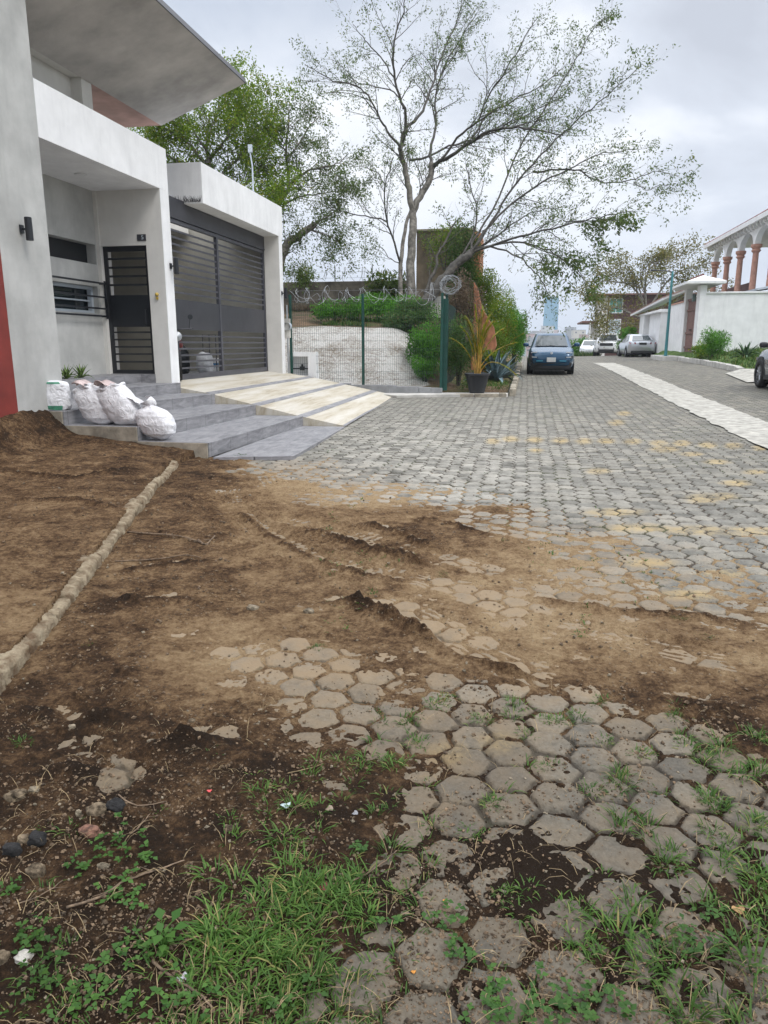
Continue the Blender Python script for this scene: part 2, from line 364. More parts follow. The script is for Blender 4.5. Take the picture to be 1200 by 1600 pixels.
    df = N(t, 'ShaderNodeMapRange', ins={0: mth(t, 'ADD', da, mth(t, 'MULTIPLY', mth(t, 'SUBTRACT', mid, .5), 1.1)), 1: .3, 2: .9, 3: 0.0, 4: .88}).outputs[0]
    dc = N(t, 'ShaderNodeMixRGB', ins={0: big, 1: (.17, .115, .065, 1), 2: (.29, .215, .13, 1)}).outputs[0]
    c = N(t, 'ShaderNodeMixRGB', ins={0: df, 1: c, 2: dc}).outputs[0]
    # joints: soil / moss
    ga = N(t, 'ShaderNodeMapRange', ins={0: big, 1: .5, 2: .66, 3: 0.0, 4: .6}).outputs[0]
    jc = N(t, 'ShaderNodeMixRGB', ins={0: ga, 1: (.05, .04, .03, 1), 2: (.055, .075, .025, 1)}).outputs[0]
    jf = mth(t, 'MULTIPLY', joint, mth(t, 'SUBTRACT', 1.0, mth(t, 'MULTIPLY', df, .55)))
    c = N(t, 'ShaderNodeMixRGB', ins={0: jf, 1: c, 2: jc}).outputs[0]
    near_mul = mth(t, 'SUBTRACT', 1.0, mth(t, 'MULTIPLY', attr(t, 'near_dark').outputs['Fac'], .44))  # pavers get darker towards the foreground
    c = N(t, 'ShaderNodeVectorMath', operation='SCALE', ins={0: c, 'Scale': near_mul}).outputs[0]
    t.links.new(c, b.inputs['Base Color'])
    ro = N(t, 'ShaderNodeMapRange', ins={0: fine, 3: .62, 4: .95}).outputs[0]; t.links.new(ro, b.inputs['Roughness']); b.inputs['Specular IOR Level'].default_value = .18
    hgt = mth(t, 'SUBTRACT', mth(t, 'MULTIPLY', fine, .004), mth(t, 'MULTIPLY', joint, .006))
    vor = N(t, 'ShaderNodeTexVoronoi', ins={'Vector': g.outputs['Position'], 'Scale': 110.0}).outputs['Distance']
    hgt = mth(t, 'ADD', hgt, mth(t, 'MULTIPLY', vor, .0015))
    bp = N(t, 'ShaderNodeBump', ins={'Height': hgt, 'Distance': 1.0, 'Strength': .8}); t.links.new(bp.outputs[0], b.inputs['Normal'])
    return m
M['road'] = roadmat()
def soilmat():
    m = bpy.data.materials.new('loose_soil'); m.use_nodes = True; t = m.node_tree; b = t.nodes['Principled BSDF']
    g = N(t, 'ShaderNodeNewGeometry'); pos = g.outputs['Position']
    fine = N(t, 'ShaderNodeTexNoise', ins={'Vector': pos, 'Scale': 45.0, 'Detail': 9.0, 'Roughness': .75}).outputs[0]
    mid = N(t, 'ShaderNodeTexNoise', ins={'Vector': pos, 'Scale': 4.0, 'Detail': 8.0, 'Roughness': .7, 'Distortion': .4}).outputs[0]
    li = attr(t, 'light').outputs['Fac']
    f = mth(t, 'ADD', li, mth(t, 'MULTIPLY', mth(t, 'SUBTRACT', mid, .5), 1.3))
    grit = N(t, 'ShaderNodeTexNoise', ins={'Vector': pos, 'Scale': 16.0, 'Detail': 10.0, 'Roughness': .78}).outputs[0]
    f = mth(t, 'ADD', f, mth(t, 'MULTIPLY', mth(t, 'SUBTRACT', fine, .5), 1.1)); f = mth(t, 'ADD', f, mth(t, 'MULTIPLY', mth(t, 'SUBTRACT', grit, .5), 1.3))
    cr = N(t, 'ShaderNodeValToRGB', ins={0: f}); e = cr.color_ramp.elements
    e[0].position = 0; e[0].color = (.028, .019, .013, 1); e[1].position = 1; e[1].color = (.36, .262, .152, 1)
    for p_, c_ in ((.22, (.055, .033, .019)), (.42, (.122, .074, .040)), (.66, (.235, .155, .085))): q = e.new(p_); q.color = (*c_, 1)
    vo = N(t, 'ShaderNodeTexVoronoi', ins={'Vector': pos, 'Scale': 38.0, 'Randomness': 1.0})
    peb = N(t, 'ShaderNodeMapRange', ins={0: vo.outputs['Distance'], 1: .18, 2: .26, 3: 1.0, 4: 0.0}).outputs[0]
    sel = mth(t, 'GREATER_THAN', N(t, 'ShaderNodeSeparateXYZ', ins={0: vo.outputs['Color']}).outputs[0], .86)
    pf = mth(t, 'MULTIPLY', peb, sel)
    c = N(t, 'ShaderNodeMixRGB', ins={0: mth(t, 'MULTIPLY', pf, .6), 1: cr.outputs[0], 2: (.30, .24, .17, 1)}).outputs[0]
    t.links.new(c, b.inputs['Base Color']); b.inputs['Roughness'].default_value = .95; b.inputs['Specular IOR Level'].default_value = .08
    h = mth(t, 'ADD', mth(t, 'MULTIPLY', fine, .022), mth(t, 'MULTIPLY', pf, .006))
    v2 = N(t, 'ShaderNodeTexVoronoi', ins={'Vector': pos, 'Scale': 85.0}).outputs['Distance']
    h = mth(t, 'SUBTRACT', h, mth(t, 'MULTIPLY', v2, .008)); h = mth(t, 'ADD', h, mth(t, 'MULTIPLY', grit, .035))
    bp = N(t, 'ShaderNodeBump', ins={'Height': h, 'Distance': 1.0, 'Strength': 1.0}); t.links.new(bp.outputs[0], b.inputs['Normal'])
    return m
M['soil'] = soilmat()
def groundmat(name, ca, cb, cc, white=False):
    m = bpy.data.materials.new(name); m.use_nodes = True; t = m.node_tree; b = t.nodes['Principled BSDF']
    g = N(t, 'ShaderNodeNewGeometry'); pos = g.outputs['Position']
    n = N(t, 'ShaderNodeTexNoise', ins={'Vector': pos, 'Scale': 1.2, 'Detail': 9.0, 'Roughness': .7}).outputs[0]
    cr = N(t, 'ShaderNodeValToRGB', ins={0: n}); e = cr.color_ramp.elements
    e[0].position = .35; e[0].color = (*ca, 1); e[1].position = .68; e[1].color = (*cc, 1); q = e.new(.5); q.color = (*cb, 1)
    c = cr.outputs[0]
    n2 = N(t, 'ShaderNodeTexNoise', ins={'Vector': pos, 'Scale': 14.0, 'Detail': 8.0, 'Roughness': .7}).outputs[0]
    if white:
        wa = attr(t, 'white').outputs['Fac']
        wc = N(t, 'ShaderNodeMixRGB', ins={0: N(t, 'ShaderNodeMapRange', ins={0: mth(t, 'ADD', mth(t, 'MULTIPLY', n2, .5), mth(t, 'MULTIPLY', n, .5)), 1: .38, 2: .54}).outputs[0], 1: (.30, .24, .18, 1), 2: (.72, .70, .66, 1)}).outputs[0]
        f = N(t, 'ShaderNodeMapRange', ins={0: mth(t, 'ADD', wa, mth(t, 'MULTIPLY', mth(t, 'SUBTRACT', n2, .5), .5)), 1: .4, 2: .55}).outputs[0]
        c = N(t, 'ShaderNodeMixRGB', ins={0: f, 1: c, 2: wc}).outputs[0]
    t.links.new(c, b.inputs['Base Color']); b.inputs['Roughness'].default_value = .95
    bp = N(t, 'ShaderNodeBump', ins={'Height': n2, 'Distance': .2}); t.links.new(bp.outputs[0], b.inputs['Normal'])
    return m
M['bank'] = groundmat('bank_earth', (.07, .10, .02), (.17, .11, .06), (.30, .19, .11), True)
M['turf'] = groundmat('green_verge', (.06, .12, .015), (.10, .19, .025), (.16, .21, .05))
M['land'] = groundmat('far_land', (.06, .07, .03), (.10, .10, .06), (.17, .15, .10))
M['farhill'] = mat('far_hill', (.13, .18, .17), 1, var=.25, scale=.01)
# ============================================================ GROUND
# photo-pixel lookup tables of what lies on the street (soil depth, colour, stains), read at each ground point
GU = np.array([0, 150, 300, 450, 600, 750, 900, 1050, 1200.])
GV = np.array([600, 690, 730, 770, 810, 850, 900, 950, 1000, 1050, 1100, 1150, 1200, 1300, 1400, 1500, 1600.])
def tab(rows): return np.array(rows, float)
T_soil = tab([[-3, -3, -3, -3, -3, -3, -3, -3, -3], [2, 2, 1, -3, -3, -3, -3, -3, -3], [2, 2, 2, -.9, -2, -3, -3, -3, -3], [2, 2, 2, .9, .5, -1.5, -3, -3, -3],
 [2, 2, 2, 1.5, 1.2, .6, -1.2, -2, -2.5], [2, 2, 2, 2, 2, .9, -.6, -1.3, -2], [2, 2, 2, 1.8, 2, .7, -.2, -.9, -1.2], [2, 2, 1.5, .9, 1.5, .7, .1, .4, -.3],
 [2, 2, .9, .35, 1.5, .8, .3, 1.0, .7], [2, 2, .8, .1, .7, 1.6, .7, .6, .5], [2, 2, 1, 0, .1, .5, -.9, .8, 1.4], [2, 2, 2, .8, -.5, -1.0, -1.3, -.8, 1],
 [2, 2, 2, 1.5, .7, -1.2, -1.3, -1.2, -.9], [2, 2, 2, 2, 1, -.5, -.9, -1, -.8], [2, 2, 2, 2, .5, -.5, -.8, -1.1, -1], [2, 2, 2, 1.3, -.5, -.8, -1, -1, -1], [2, 2, 2, .4, -1.1, -1, -1, -1, -1]])
T_soil[3, 3:5] -= .45; T_soil[2, 3] -= .3; T_soil[5:12, 2:6] -= .35; T_soil[7:11, 2:5] -= .35; T_soil[7:11, 6:] += .25
T_light = tab([[.4]*9, [.35, .35, .3, .5, .7, .7, .7, .7, .7], [.36, .36, .32, .6, .85, .85, .7, .7, .7], [.4, .42, .36, .6, .85, .85, .8, .7, .7],
 [.42, .45, .34, .5, .55, .5, .7, .8, .8], [.45, .48, .33, .44, .4, .5, .8, .85, .8], [.5, .45, .36, .5, .48, .62, .85, .85, .85], [.55, .35, .42, .5, .55, .7, .75, .55, .5],
 [.6, .3, .6, .6, .5, .6, .7, .45, .5], [.45, .28, .68, .7, .45, .42, .5, .55, .6], [.3, .27, .6, .65, .5, .35, .4, .45, .38], [.27, .25, .3, .45, .4, .35, .3, .3, .3],
 [.25, .22, .25, .3, .25, .25, .2, .2, .2], [.2, .18, .2, .2, .15, .1, .1, .15, .2], [.17, .15, .15, .15, .15, .05, .1, .15, .15], [.15, .14, .15, .18, .18, .15, .15, .15, .15], [.14, .14, .15, .18, .18, .15, .15, .15, .15]])
T_light[2:4, 3:5] += .22
T_dust = tab([[0]*9, [.4, .4, .4, .1, 0, 0, 0, 0, 0], [.5, .5, .5, .5, .3, 0, 0, 0, 0], [.6, .6, .6, .6, .5, .2, .05, 0, 0], [.7, .7, .7, .7, .7, .55, .3, .25, .15],
 [.8, .8, .8, .8, .8, .8, .5, .3, .15], [.8, .8, .8, .8, .8, .85, .65, .4, .3], [.8, .8, .8, .8, .8, .9, .8, .65, .5], [.8, .8, .85, .85, .85, .9, .9, .8, .75],
 [.8, .8, .85, .8, .8, .85, .85, .8, .8], [.8, .8, .8, .7, .6, .6, .55, .7, .8], [.7, .7, .7, .65, .5, .45, .35, .4, .6], [.6, .6, .6, .6, .5, .42, .35, .35, .4],
 [.6, .6, .6, .6, .45, .4, .35, .35, .35], [.5, .5, .5, .5, .4, .35, .35, .35, .35], [.5, .5, .5, .4, .35, .35, .35, .35, .35], [.5, .5, .5, .4, .35, .35, .35, .35, .35]])
T_dust[11:] = np.minimum(.75, T_dust[11:]+.18); T_white = np.zeros((17, 9)); T_white[0] = [0, 0, 0, .3, .4, .3, .05, 0, 0]; T_white[1] = [0, 0, .2, .5, .85, .8, .4, .15, .05]; T_white[2] = [0, 0, .2, .6, .9, .9, .45, .25, .1]; T_white[3] = [0, 0, .2, .6, .9, .9, .5, .3, .2]; T_white[4] = [0, 0, 0, .3, .4, .5, .4, .35, .3]; T_white[5] = [0, 0, 0, 0, 0, .3, .3, .3, .3]
T_grass = np.zeros((17, 9)); T_grass[10] = [0, 0, 0, 0, .05, .12, .1, .05, .2]; T_grass[11] = [0, 0, 0, .02, .3, .18, .15, .2, .5]; T_grass[12] = [0, 0, .02, .15, .6, .3, .2, .35, .5]
T_grass[13] = [.0, .05, .12, .6, .7, .15, .2, .22, .3]; T_grass[14] = [.02, .1, .6, .9, .5, .15, .2, .3, .4]; T_grass[15] = [.03, .15, .9, .8, .3, .2, .25, .35, .4]; T_grass[16] = [.05, .2, .5, .6, .2, .2, .2, .3, .4]
def project(x, y, z):
    X = x*CR.x+y*CR.y; Y = x*CU.x+y*CU.y+(z-EYE)*CU.z; Z = x*CF.x+y*CF.y+(z-EYE)*CF.z
    Z = np.maximum(Z, .2)
    return 600+FPX*X/Z, 800-FPX*Y/Z
def look(T, u, v):
    fu = np.interp(u, GU, np.arange(len(GU))); fv = np.interp(v, GV, np.arange(len(GV)))
    iu = np.minimum(fu.astype(int), len(GU)-2); iv = np.minimum(fv.astype(int), len(GV)-2); a = fu-iu; b = fv-iv
    a = a*a*(3-2*a); b = b*b*(3-2*b)
    return (T[iv, iu]*(1-a)+T[iv, iu+1]*a)*(1-b)+(T[iv+1, iu]*(1-a)+T[iv+1, iu+1]*a)*b
# graded grid: finer towards the foreground
FAST=0
NR, NC = 1350, 900
ys = .75*np.exp(np.linspace(0, math.log(78/.75), NR)); kk = np.linspace(0, 1, NC)
Yg = np.repeat(ys[:, None], NC, 1); xl = -.93*ys-1.2; xr = .42*ys+1.6
xl = np.maximum(xl, -9.5); xr = np.minimum(xr, 9.4)
Xg = xl[:, None]+(xr-xl)[:, None]*kk[None, :]
X = Xg.ravel(); Y = Yg.ravel()
B0 = base(X, Y)
u0, v0 = project(X, Y, B0)
wob = .25/(1+Y*.1)
uu = u0+fbm(X, Y, 2.2, 4, seed=1)*55; vv = v0+fbm(X, Y, 2.2, 4, seed=2)*22*np.clip((v0-600)/300, .15, 1.3)
# hex pavers
wxh = X+.03*fbm(X, Y, 1.2, 3, seed=5)+.016*fbm(X, Y, 6, 2, seed=6); wyh = Y+.03*fbm(X, Y, 1.1, 3, seed=7)+.016*fbm(X, Y, 6, 2, seed=8)
def hexd(px_, py_):
    def c(ox, oy):
        a = np.mod(px_-ox, 2*CXP)-CXP; b = np.mod(py_-oy, RYP)-RYP/2; return a, b
    a1, b1 = c(0, 0); a2, b2 = c(CXP, RYP/2); k = (a2**2+b2**2) < (a1**2+b1**2)
    a = np.where(k, a2, a1); b = np.where(k, b2, b1)
    d = RYP/2-np.maximum(abs(b), abs(b)*.5+abs(a)*.866)
    return d, a, b, np.round((px_-a)/CXP*2), np.round((py_-b)/RYP*4)
d, ha, hb, ix, iy = hexd(wxh, wyh)
fade = 1-ss(9, 18, Y)
r1 = _tab[ix.astype(int) & 255, iy.astype(int) & 255]; r2 = _tab[(ix.astype(int)*3+7) & 255, (iy.astype(int)*5+1) & 255]
d = d+.010*fbm(X, Y, 22, 3, seed=9)
pav = .016*ss(.001, .022, d)-.016 + (r1-.5)*.009+ha*(r2-.5)*.05+hb*(r1-.5)*.05
pav += .0045*fbm(X, Y, 26, 4, .65, seed=10)-.006*np.maximum(fbm(X, Y, 14, 3, seed=13)-.25, 0)
und = .012*fbm(X, Y, .8, 3, seed=12)*(1-ss(12, 25, Y))
Zr = B0+und+pav*fade
inroad = (X < 8.0)
soilT = look(T_soil, uu, vv)*.01
dust = look(T_dust, uu, vv); white = look(T_white, u0, v0)
dust = np.where(v0 < 690, 0, dust)
yel = np.zeros_like(X)
def ymark(u, v, ru, rv):
    global yel
    dd = ((u0-u)/ru)**2+((v0-v)/rv)**2
    yel = np.maximum(yel, np.exp(-dd**2*1.2)*(dd < 4))
for u, v in ((798, 686), (835, 687), (875, 688), (912, 689), (947, 689), (988, 690), (1030, 693), (1065, 693), (1106, 695), (1146, 696), (1190, 699)): ymark(u, v, 15, 5)
for u, v, a, b in ((963, 660, 14, 5), (975, 646, 12, 4), (1040, 702, 26, 6), (1080, 710, 20, 4), (1120, 722, 22, 4), (1180, 737, 20, 4), (935, 735, 20, 5), (1150, 754, 26, 5), (1100, 778, 30, 8), (1130, 775, 26, 6),
                   (1000, 826, 60, 7), (1090, 829, 60, 8), (1170, 830, 60, 8), (960, 800, 50, 6), (1010, 880, 50, 8), (1080, 930, 60, 9), (1130, 895, 40, 6), (697, 1180, 36, 22), (780, 1160, 34, 20), (770, 690, 12, 5), (838, 704, 12, 4)): ymark(u, v, a, b)
# soil surface
def polyd(pts):                                   # distance to a polyline and the position along it
    best = np.full(X.shape, 9.); al = np.zeros(X.shape); acc = 0; side = np.zeros(X.shape)
    for a, b in zip(pts[:-1], pts[1:]):
        ax, ay = a.x, a.y; dx, dy = b.x-ax, b.y-ay; L = math.hypot(dx, dy)
        t = np.clip(((X-ax)*dx+(Y-ay)*dy)/(L*L), 0, 1); ddx = X-ax-t*dx; ddy = Y-ay-t*dy; dd = np.hypot(ddx, ddy)
        k = dd < best; best = np.where(k, dd, best); al = np.where(k, acc+t*L, al); side = np.where(k, np.sign(dx*ddy-dy*ddx), side); acc += L
    return best, al, side, acc
CURB = [P(u_, v_, z=.085) for u_, v_ in ((-75, 1110), (0, 1036), (60, 972), (112, 905), (160, 853), (205, 795), (237, 760), (270, 728))]
for p_ in CURB: p_.z = 0
cd, cal, cside, cL = polyd(CURB)
leftv = np.where((cside > 0), 1., 0.)*(Y < 8.9)
leftv = np.where((X < np.interp(Y, [p.y for p in CURB], [p.x for p in CURB])) & (Y < 8.9), 1., 0.)
near = Y < 14
lump = .008*np.maximum(fbm(X, Y, 55, 2, .6, seed=25), -.2)*(Y < 7)+.016*fbm(X, Y, 1.6, 4, seed=20)+.012*fbm(X, Y, 6, 4, .6, seed=21)+.006*np.maximum(fbm(X, Y, 26, 3, .6, seed=22), 0)
clod = .022*np.maximum(fbm(X, Y, 11, 3, .6, seed=24)-.22, 0)*2
rough_reg = ss(.35, .0, look(T_light, uu, vv))
soil = soilT+lump*(.8)+clod*(.45+.65*ss(.5, .25, look(T_light, uu, vv)))
rut = np.zeros_like(X); rl = np.zeros_like(X)
def ridge(pts, wd, h, gd=.5, bars=0, lines=0):
    global rut, rl, soil
    h = h*1.0; wp = [GP(*p) for p in pts]; dd, al, sd_, L = polyd(wp)
    endf = ss(0, .25, al)*ss(0, .25, L-al)
    nz = 1+.75*fbm(X, Y, 13, 4, .6, seed=30)
    dd = dd+.02*fbm(X, Y, 7, 3, seed=31)
    rr = h*np.exp(-(dd/wd)**2)*nz*endf - gd*h*np.exp(-((dd-wd*2.2)/(wd*1.2))**2)*endf*(sd_ > 0)
    if lines:
        prof_w = np.exp(-(dd/wd)**6)*endf; sgn = dd*np.where(sd_ > 0, 1, -1)
        rr = rr+prof_w*(lines*np.sin(sgn*2*math.pi/.045+.8*fbm(X, Y, 3, 2, seed=33))*(.6+.6*fbm(X, Y, 5, 2, seed=34))-.012)+lines*2.2*np.exp(-((dd-wd*1.08)/.03)**2)*endf*nz
        soil = soil+(.012-soil)*.5*prof_w; rl = rl+prof_w*.10
    if bars:
        rr = rr+bars*np.exp(-(dd/(wd*2.5))**4)*np.sign(np.sin(al*2*math.pi/.075+np.where(sd_ > 0, 1.2, 0)))*endf*.5
    rut = rut+rr; rl = rl+ -.30*np.exp(-(dd/wd/.9)**2)*endf*(h > .02)
ridge([(475, 832), (520, 845), (560, 858), (610, 872), (660, 885), (700, 893)], .05, .055)
ridge([(560, 818), (610, 833), (650, 850), (700, 866)], .04, .04)
ridge([(630, 812), (690, 818), (740, 832), (775, 838)], .035, .03)
ridge([(370, 800), (420, 840), (500, 880), (570, 900), (650, 912)], .035, .022)
ridge([(352, 760), (362, 795), (400, 835), (470, 868), (560, 892), (650, 905), (760, 930)], .17, 0, 0, lines=.007)
ridge([(430, 812), (520, 828), (610, 848), (700, 872), (800, 905)], .14, 0, 0, lines=.007)
ridge([(560, 925), (640, 955), (720, 1000), (800, 1040), (900, 1070)], .16, 0, 0, lines=.006)
ridge([(700, 812), (800, 835), (900, 850), (1000, 855)], .13, 0, 0, lines=.005)
ridge([(900, 985), (1000, 1010), (1100, 1030), (1200, 1045)], .15, 0, 0, lines=.006)
ridge([(350, 765), (362, 800), (400, 838), (470, 868), (560, 888), (660, 902)], .16, .006, 0, bars=.010)
ridge([(420, 800), (480, 822), (560, 842), (640, 860), (720, 880)], .18, .004, 0, bars=.009)
ridge([(350, 765), (380, 755), (440, 752), (460, 760)], .12, .005, 0, bars=.010)
ridge([(520, 938), (570, 955), (620, 975), (665, 1000), (700, 1022)], .05, .05)
ridge([(670, 1018), (740, 1035), (800, 1052), (870, 1070)], .022, .035)
ridge([(480, 940), (560, 950), (640, 960)], .05, .03)
ridge([(150, 940), (230, 945), (320, 935)], .06, .03)
ridge([(160, 905), (240, 890), (340, 880)], .05, .03)
ridge([(80, 1150), (140, 1130), (220, 1125)], .05, .085)
ridge([(190, 1185), (260, 1175), (330, 1165), (380, 1175)], .05, .075)
ridge([(60, 1200), (130, 1215), (200, 1210)], .06, .05)
ridge([(100, 1170), (170, 1160), (240, 1150)], .03, .04)
ridge([(0, 1110), (60, 1118), (110, 1140)], .04, .035)
ridge([(340, 1080), (400, 1075), (450, 1070)], .07, .012, 0, bars=.014)
ridge([(820, 930), (900, 950), (1000, 960), (1100, 965), (1200, 985)], .05, .03)
ridge([(1000, 1090), (1100, 1110), (1200, 1115)], .05, .03)
ridge([(690, 900), (760, 905), (830, 890)], .04, .012)
ridge([(0, 760), (120, 765), (230, 745)], .05, .03)
ridge([(0, 805), (120, 800), (200, 812)], .06, .03)
soil = soil+rut
# hole by the rut, bottom left
for (u, v, r, h) in ((185, 1210, .10, -.075), (120, 1160, .09, -.04)):
    g_ = GP(u, v); soil = soil+h*np.exp(-(((X-g_.x)**2+(Y-g_.y)**2)/r**2))
soot = GP(815, 1345); sd2 = np.hypot(X-soot.x, (Y-soot.y)*.8)+.05*fbm(X, Y, 7, 3, seed=46); soil = soil+.026*np.exp(-(sd2/.14)**2)
# raised verge left of the kerb, bank below the wall
soil = soil+leftv*(.075+.02*ss(0, .5, cd))
bank = (ss(-5.75, -6.5, X+.12*fbm(X, Y, 2.2, 3, seed=42))*.38+ss(-3.9, -5.9, X)*.13)*ss(6.0, 8.3, Y)*(Y < 9.05)
bank = bank*(1+.25*fbm(X, Y, 2.5, 4, seed=40))+leftv*.12*ss(1.2, 3.5, cd)*ss(4, 7, Y)
soil = soil+bank
soil = soil+.05*np.maximum(fbm(X, Y, 5, 4, .6, seed=41), 0)*ss(.05, .3, bank)
soil = np.where(Y > 8.95, np.minimum(soil, .02), soil)
Zs = B0+und*.6+soil
light = look(T_light, uu, vv)*np.interp(v0, [1000, 1150], [1.0, .66])+.02+rl+.12*fbm(X, Y, 1.1, 3, seed=44)
light = light+.07*ss(830, 900, v0)*(1-ss(1040, 1120, v0))*ss(150, 350, u0); light = light-.7*np.exp(-(sd2/.15)**2)
light = light-.15*ss(.05, .3, bank)
keepS = (soil > -.028) & (Y < 13.5) & ~((X < -3.9) & (Y > 8.97)) & ~((X < -2.9) & (Y > 9.15))
idx = np.arange(NR*NC).reshape(NR, NC)
F = np.stack([idx[:-1, :-1], idx[:-1, 1:], idx[1:, 1:], idx[1:, :-1]], -1).reshape(-1, 4)
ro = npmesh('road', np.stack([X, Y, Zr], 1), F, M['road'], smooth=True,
            attrs={'hex': np.stack([wxh, wyh, 0*X], 1), 'dust': dust, 'white': white, 'yellow': yel, 'near_dark': np.interp(v0, [1000, 1200, 1500], [0, .75, 1])})
tag(ro, 'grey hexagonal paver street running uphill between the houses', 'road', kind='structure')
kf = keepS[F].any(1); Fs = F[kf]; used = np.unique(Fs); remap = np.full(NR*NC, -1); remap[used] = np.arange(len(used))
so_ = npmesh('soil', np.stack([X, Y, Zs], 1)[used], remap[Fs], M['soil'], smooth=True, attrs={'light': light[used]})
tag(so_, 'brown loose soil with tyre ruts spread over the pavers', 'soil', kind='structure')
def surf(x, y):                                    # height of whatever is on top at a near point
    j = int(np.clip(np.searchsorted(ys, y), 1, NR-1)); a = (x-xl[j])/(xr[j]-xl[j])*(NC-1); a = int(np.clip(round(a), 0, NC-1)); i = idx[j, a]
    return float(max(Zr[i], Zs[i] if keepS[i] else -9)), float(light[i]), float(soil[i]), float(d[i])
# land to the horizon, just below the street
gx = np.concatenate([-np.geomspace(4000, 12, 40), np.linspace(-11, 11, 30), np.geomspace(12, 4000, 40)]); gy = np.concatenate([[-200, -50, -10, -3], np.geomspace(1, 6000, 120)])
GX, GY = np.meshgrid(gx, gy)
GZ = prof(GY)-.22+np.where(GY > 95, 4*fbm(GX, GY, .01, 3, seed=50), 0)
gi = np.arange(GX.size).reshape(GX.shape); GF = np.stack([gi[:-1, :-1], gi[:-1, 1:], gi[1:, 1:], gi[1:, :-1]], -1).reshape(-1, 4)
tag(npmesh('ground', np.stack([GX.ravel(), GY.ravel(), GZ.ravel()], 1), GF, M['land'], smooth=True), 'earth and scrub land falling away beyond the street', 'ground', kind='structure')
def hfield(name, x0, x1, y0, y1, nx, ny, fn, mt, attrs=None, label=None, cat=None):
    a, b = np.meshgrid(np.linspace(x0, x1, nx), np.linspace(y0, y1, ny)); a = a.ravel(); b = b.ravel(); z = fn(a, b)
    ii = np.arange(nx*ny).reshape(ny, nx); f = np.stack([ii[:-1, :-1], ii[:-1, 1:], ii[1:, 1:], ii[1:, :-1]], -1).reshape(-1, 4)
    o = npmesh(name, np.stack([a, b, z], 1), f, mt, smooth=True, attrs={k: q(a, b) for k, q in (attrs or {}).items()})
    return tag(o, label, cat, kind='structure')
# bank behind the wire fence
def bankz(x, y):
    h = np.interp(y, [19.6, 20.35, 21.5, 22.7, 32, 60], [.35, .50, 1.45, 2.05, 3.1, 3.4])+.10*fbm(x, y, .9, 4, seed=60)
    f = ss(-1.7, -3.9-.12*(y-20), x+.35*fbm(x, y, .8, 3, seed=61))
    lo = prof(y)+.14+.06*fbm(x, y, 1, 3, seed=62)+.9*ss(-1.0, -3, x)*ss(22, 30, y)
    return lo+(h-lo)*f-.55*(1-ss(19.62, 19.80, y))
hfield('embankment', -9.5, -.42, 19.62, 60, 150, 320, bankz, M['bank'],
       {'white': lambda x, y: (1-ss(22.5, 23.2, y+.6*fbm(x, y, .7, 3, seed=63)))*ss(-2.3, -3.2, x+.3*fbm(x, y, 1.5, 3, seed=64))}, 'whitewashed earth bank rising behind the wire fence', 'bank')
# verge on the right
def vergez(x, y):
    return prof(y)+.1+.12+.28*ss(7.9, 8.6, x)*ss(26, 34, y)+.18*ss(8.6, 12, x)+.03*fbm(x, y, 1.5, 3, seed=66)
hfield('verge', 7.95, 20, 22, 62, 90, 160, vergez, M['turf'], label='green grassy verge in front of the white wall', cat='verge')
# ============================================================ STREET DETAILS
def strip_mesh(name, pts, w0, w1, zoff, mt, th=.0, n=160, jag=.03, smooth=True):
    pass
def ribbon(xa, xb, ya, yb, n, off, jag, seed):
    V = []; 
    for i in range(n+1):
        y = ya+(yb-ya)*i/n
        for k in range(7):
            t = k/6; x = xa+(xb-xa)*t
            jx = jag*float(fbm(np.array([y*2.]), np.array([seed+(t > .5)*9.]), 1.3, 3)[0])
            x += jx if k in (0, 6) else 0
            V.append((x, y, gz(x, y)+off+.006*float(fbm(np.array([x*3]), np.array([y*3]), 1, 2)[0])))
    return V, [(i*7+k, i*7+k+1, (i+1)*7+k+1, (i+1)*7+k) for i in range(n) for k in range(6)]
M['stripc'] = mat('gritty_concrete', (.44, .42, .37), .95, var=.22, scale=6, detail=9, bump=.01, bscale=50, stain=.6)
m_ = MB(); V_, F_ = ribbon(3.42, 4.42, 9.0, 39.3, 400, .016, .07, 3); m_.add(V_, F_)
tag(m_.build('concrete_strip', M['stripc'], smooth=True), 'pale poured concrete drainage strip crossing the paved street', 'road strip', kind='structure')
# worn kerb of separate stones, left
def lerp_path(pts, s):
    acc = 0
    for a, b in zip(pts[:-1], pts[1:]):
        L = (b-a).length
        if s <= acc+L or b is pts[-1]: t = (s-acc)/L; return a.lerp(b, t), (b-a).normalized()
        acc += L
def rock_mesh(cx, cy, cz, sx_, sy_, sz_, seed, sub=3, rough=.25, rot=0):
    n = 10*sub//2; V = []; F = []
    nu, nv = n+4, n
    for i in range(nv+1):
        th = math.pi*i/nv
        for j in range(nu):
            ph = 2*math.pi*j/nu; q = Vector((math.sin(th)*math.cos(ph), math.sin(th)*math.sin(ph), math.cos(th)))
            s = 1+rough*float(fbm(np.array([q.x*1.2+seed+q.z]), np.array([q.y*1.2-seed+q.z*.7]), 1.1, 3, .6)[0])
            q = Vector((math.copysign(abs(q.x)**.75, q.x), math.copysign(abs(q.y)**.75, q.y), math.copysign(abs(q.z)**.75, q.z)))*s
            x, y = q.x*sx_, q.y*sy_
            V.append((cx+x*math.cos(rot)-y*math.sin(rot), cy+x*math.sin(rot)+y*math.cos(rot), cz+q.z*sz_))
    for i in range(nv):
        for j in range(nu): F.append((i*nu+j, (i+1)*nu+j, (i+1)*nu+(j+1) % nu, i*nu+(j+1) % nu))
    return V, F
kerb = empty('kerb', (CURB[1].x, CURB[1].y, 0), label='worn muddy concrete kerb running diagonally through the loose soil', cat='kerb')
kp = Vector(kerb.location)
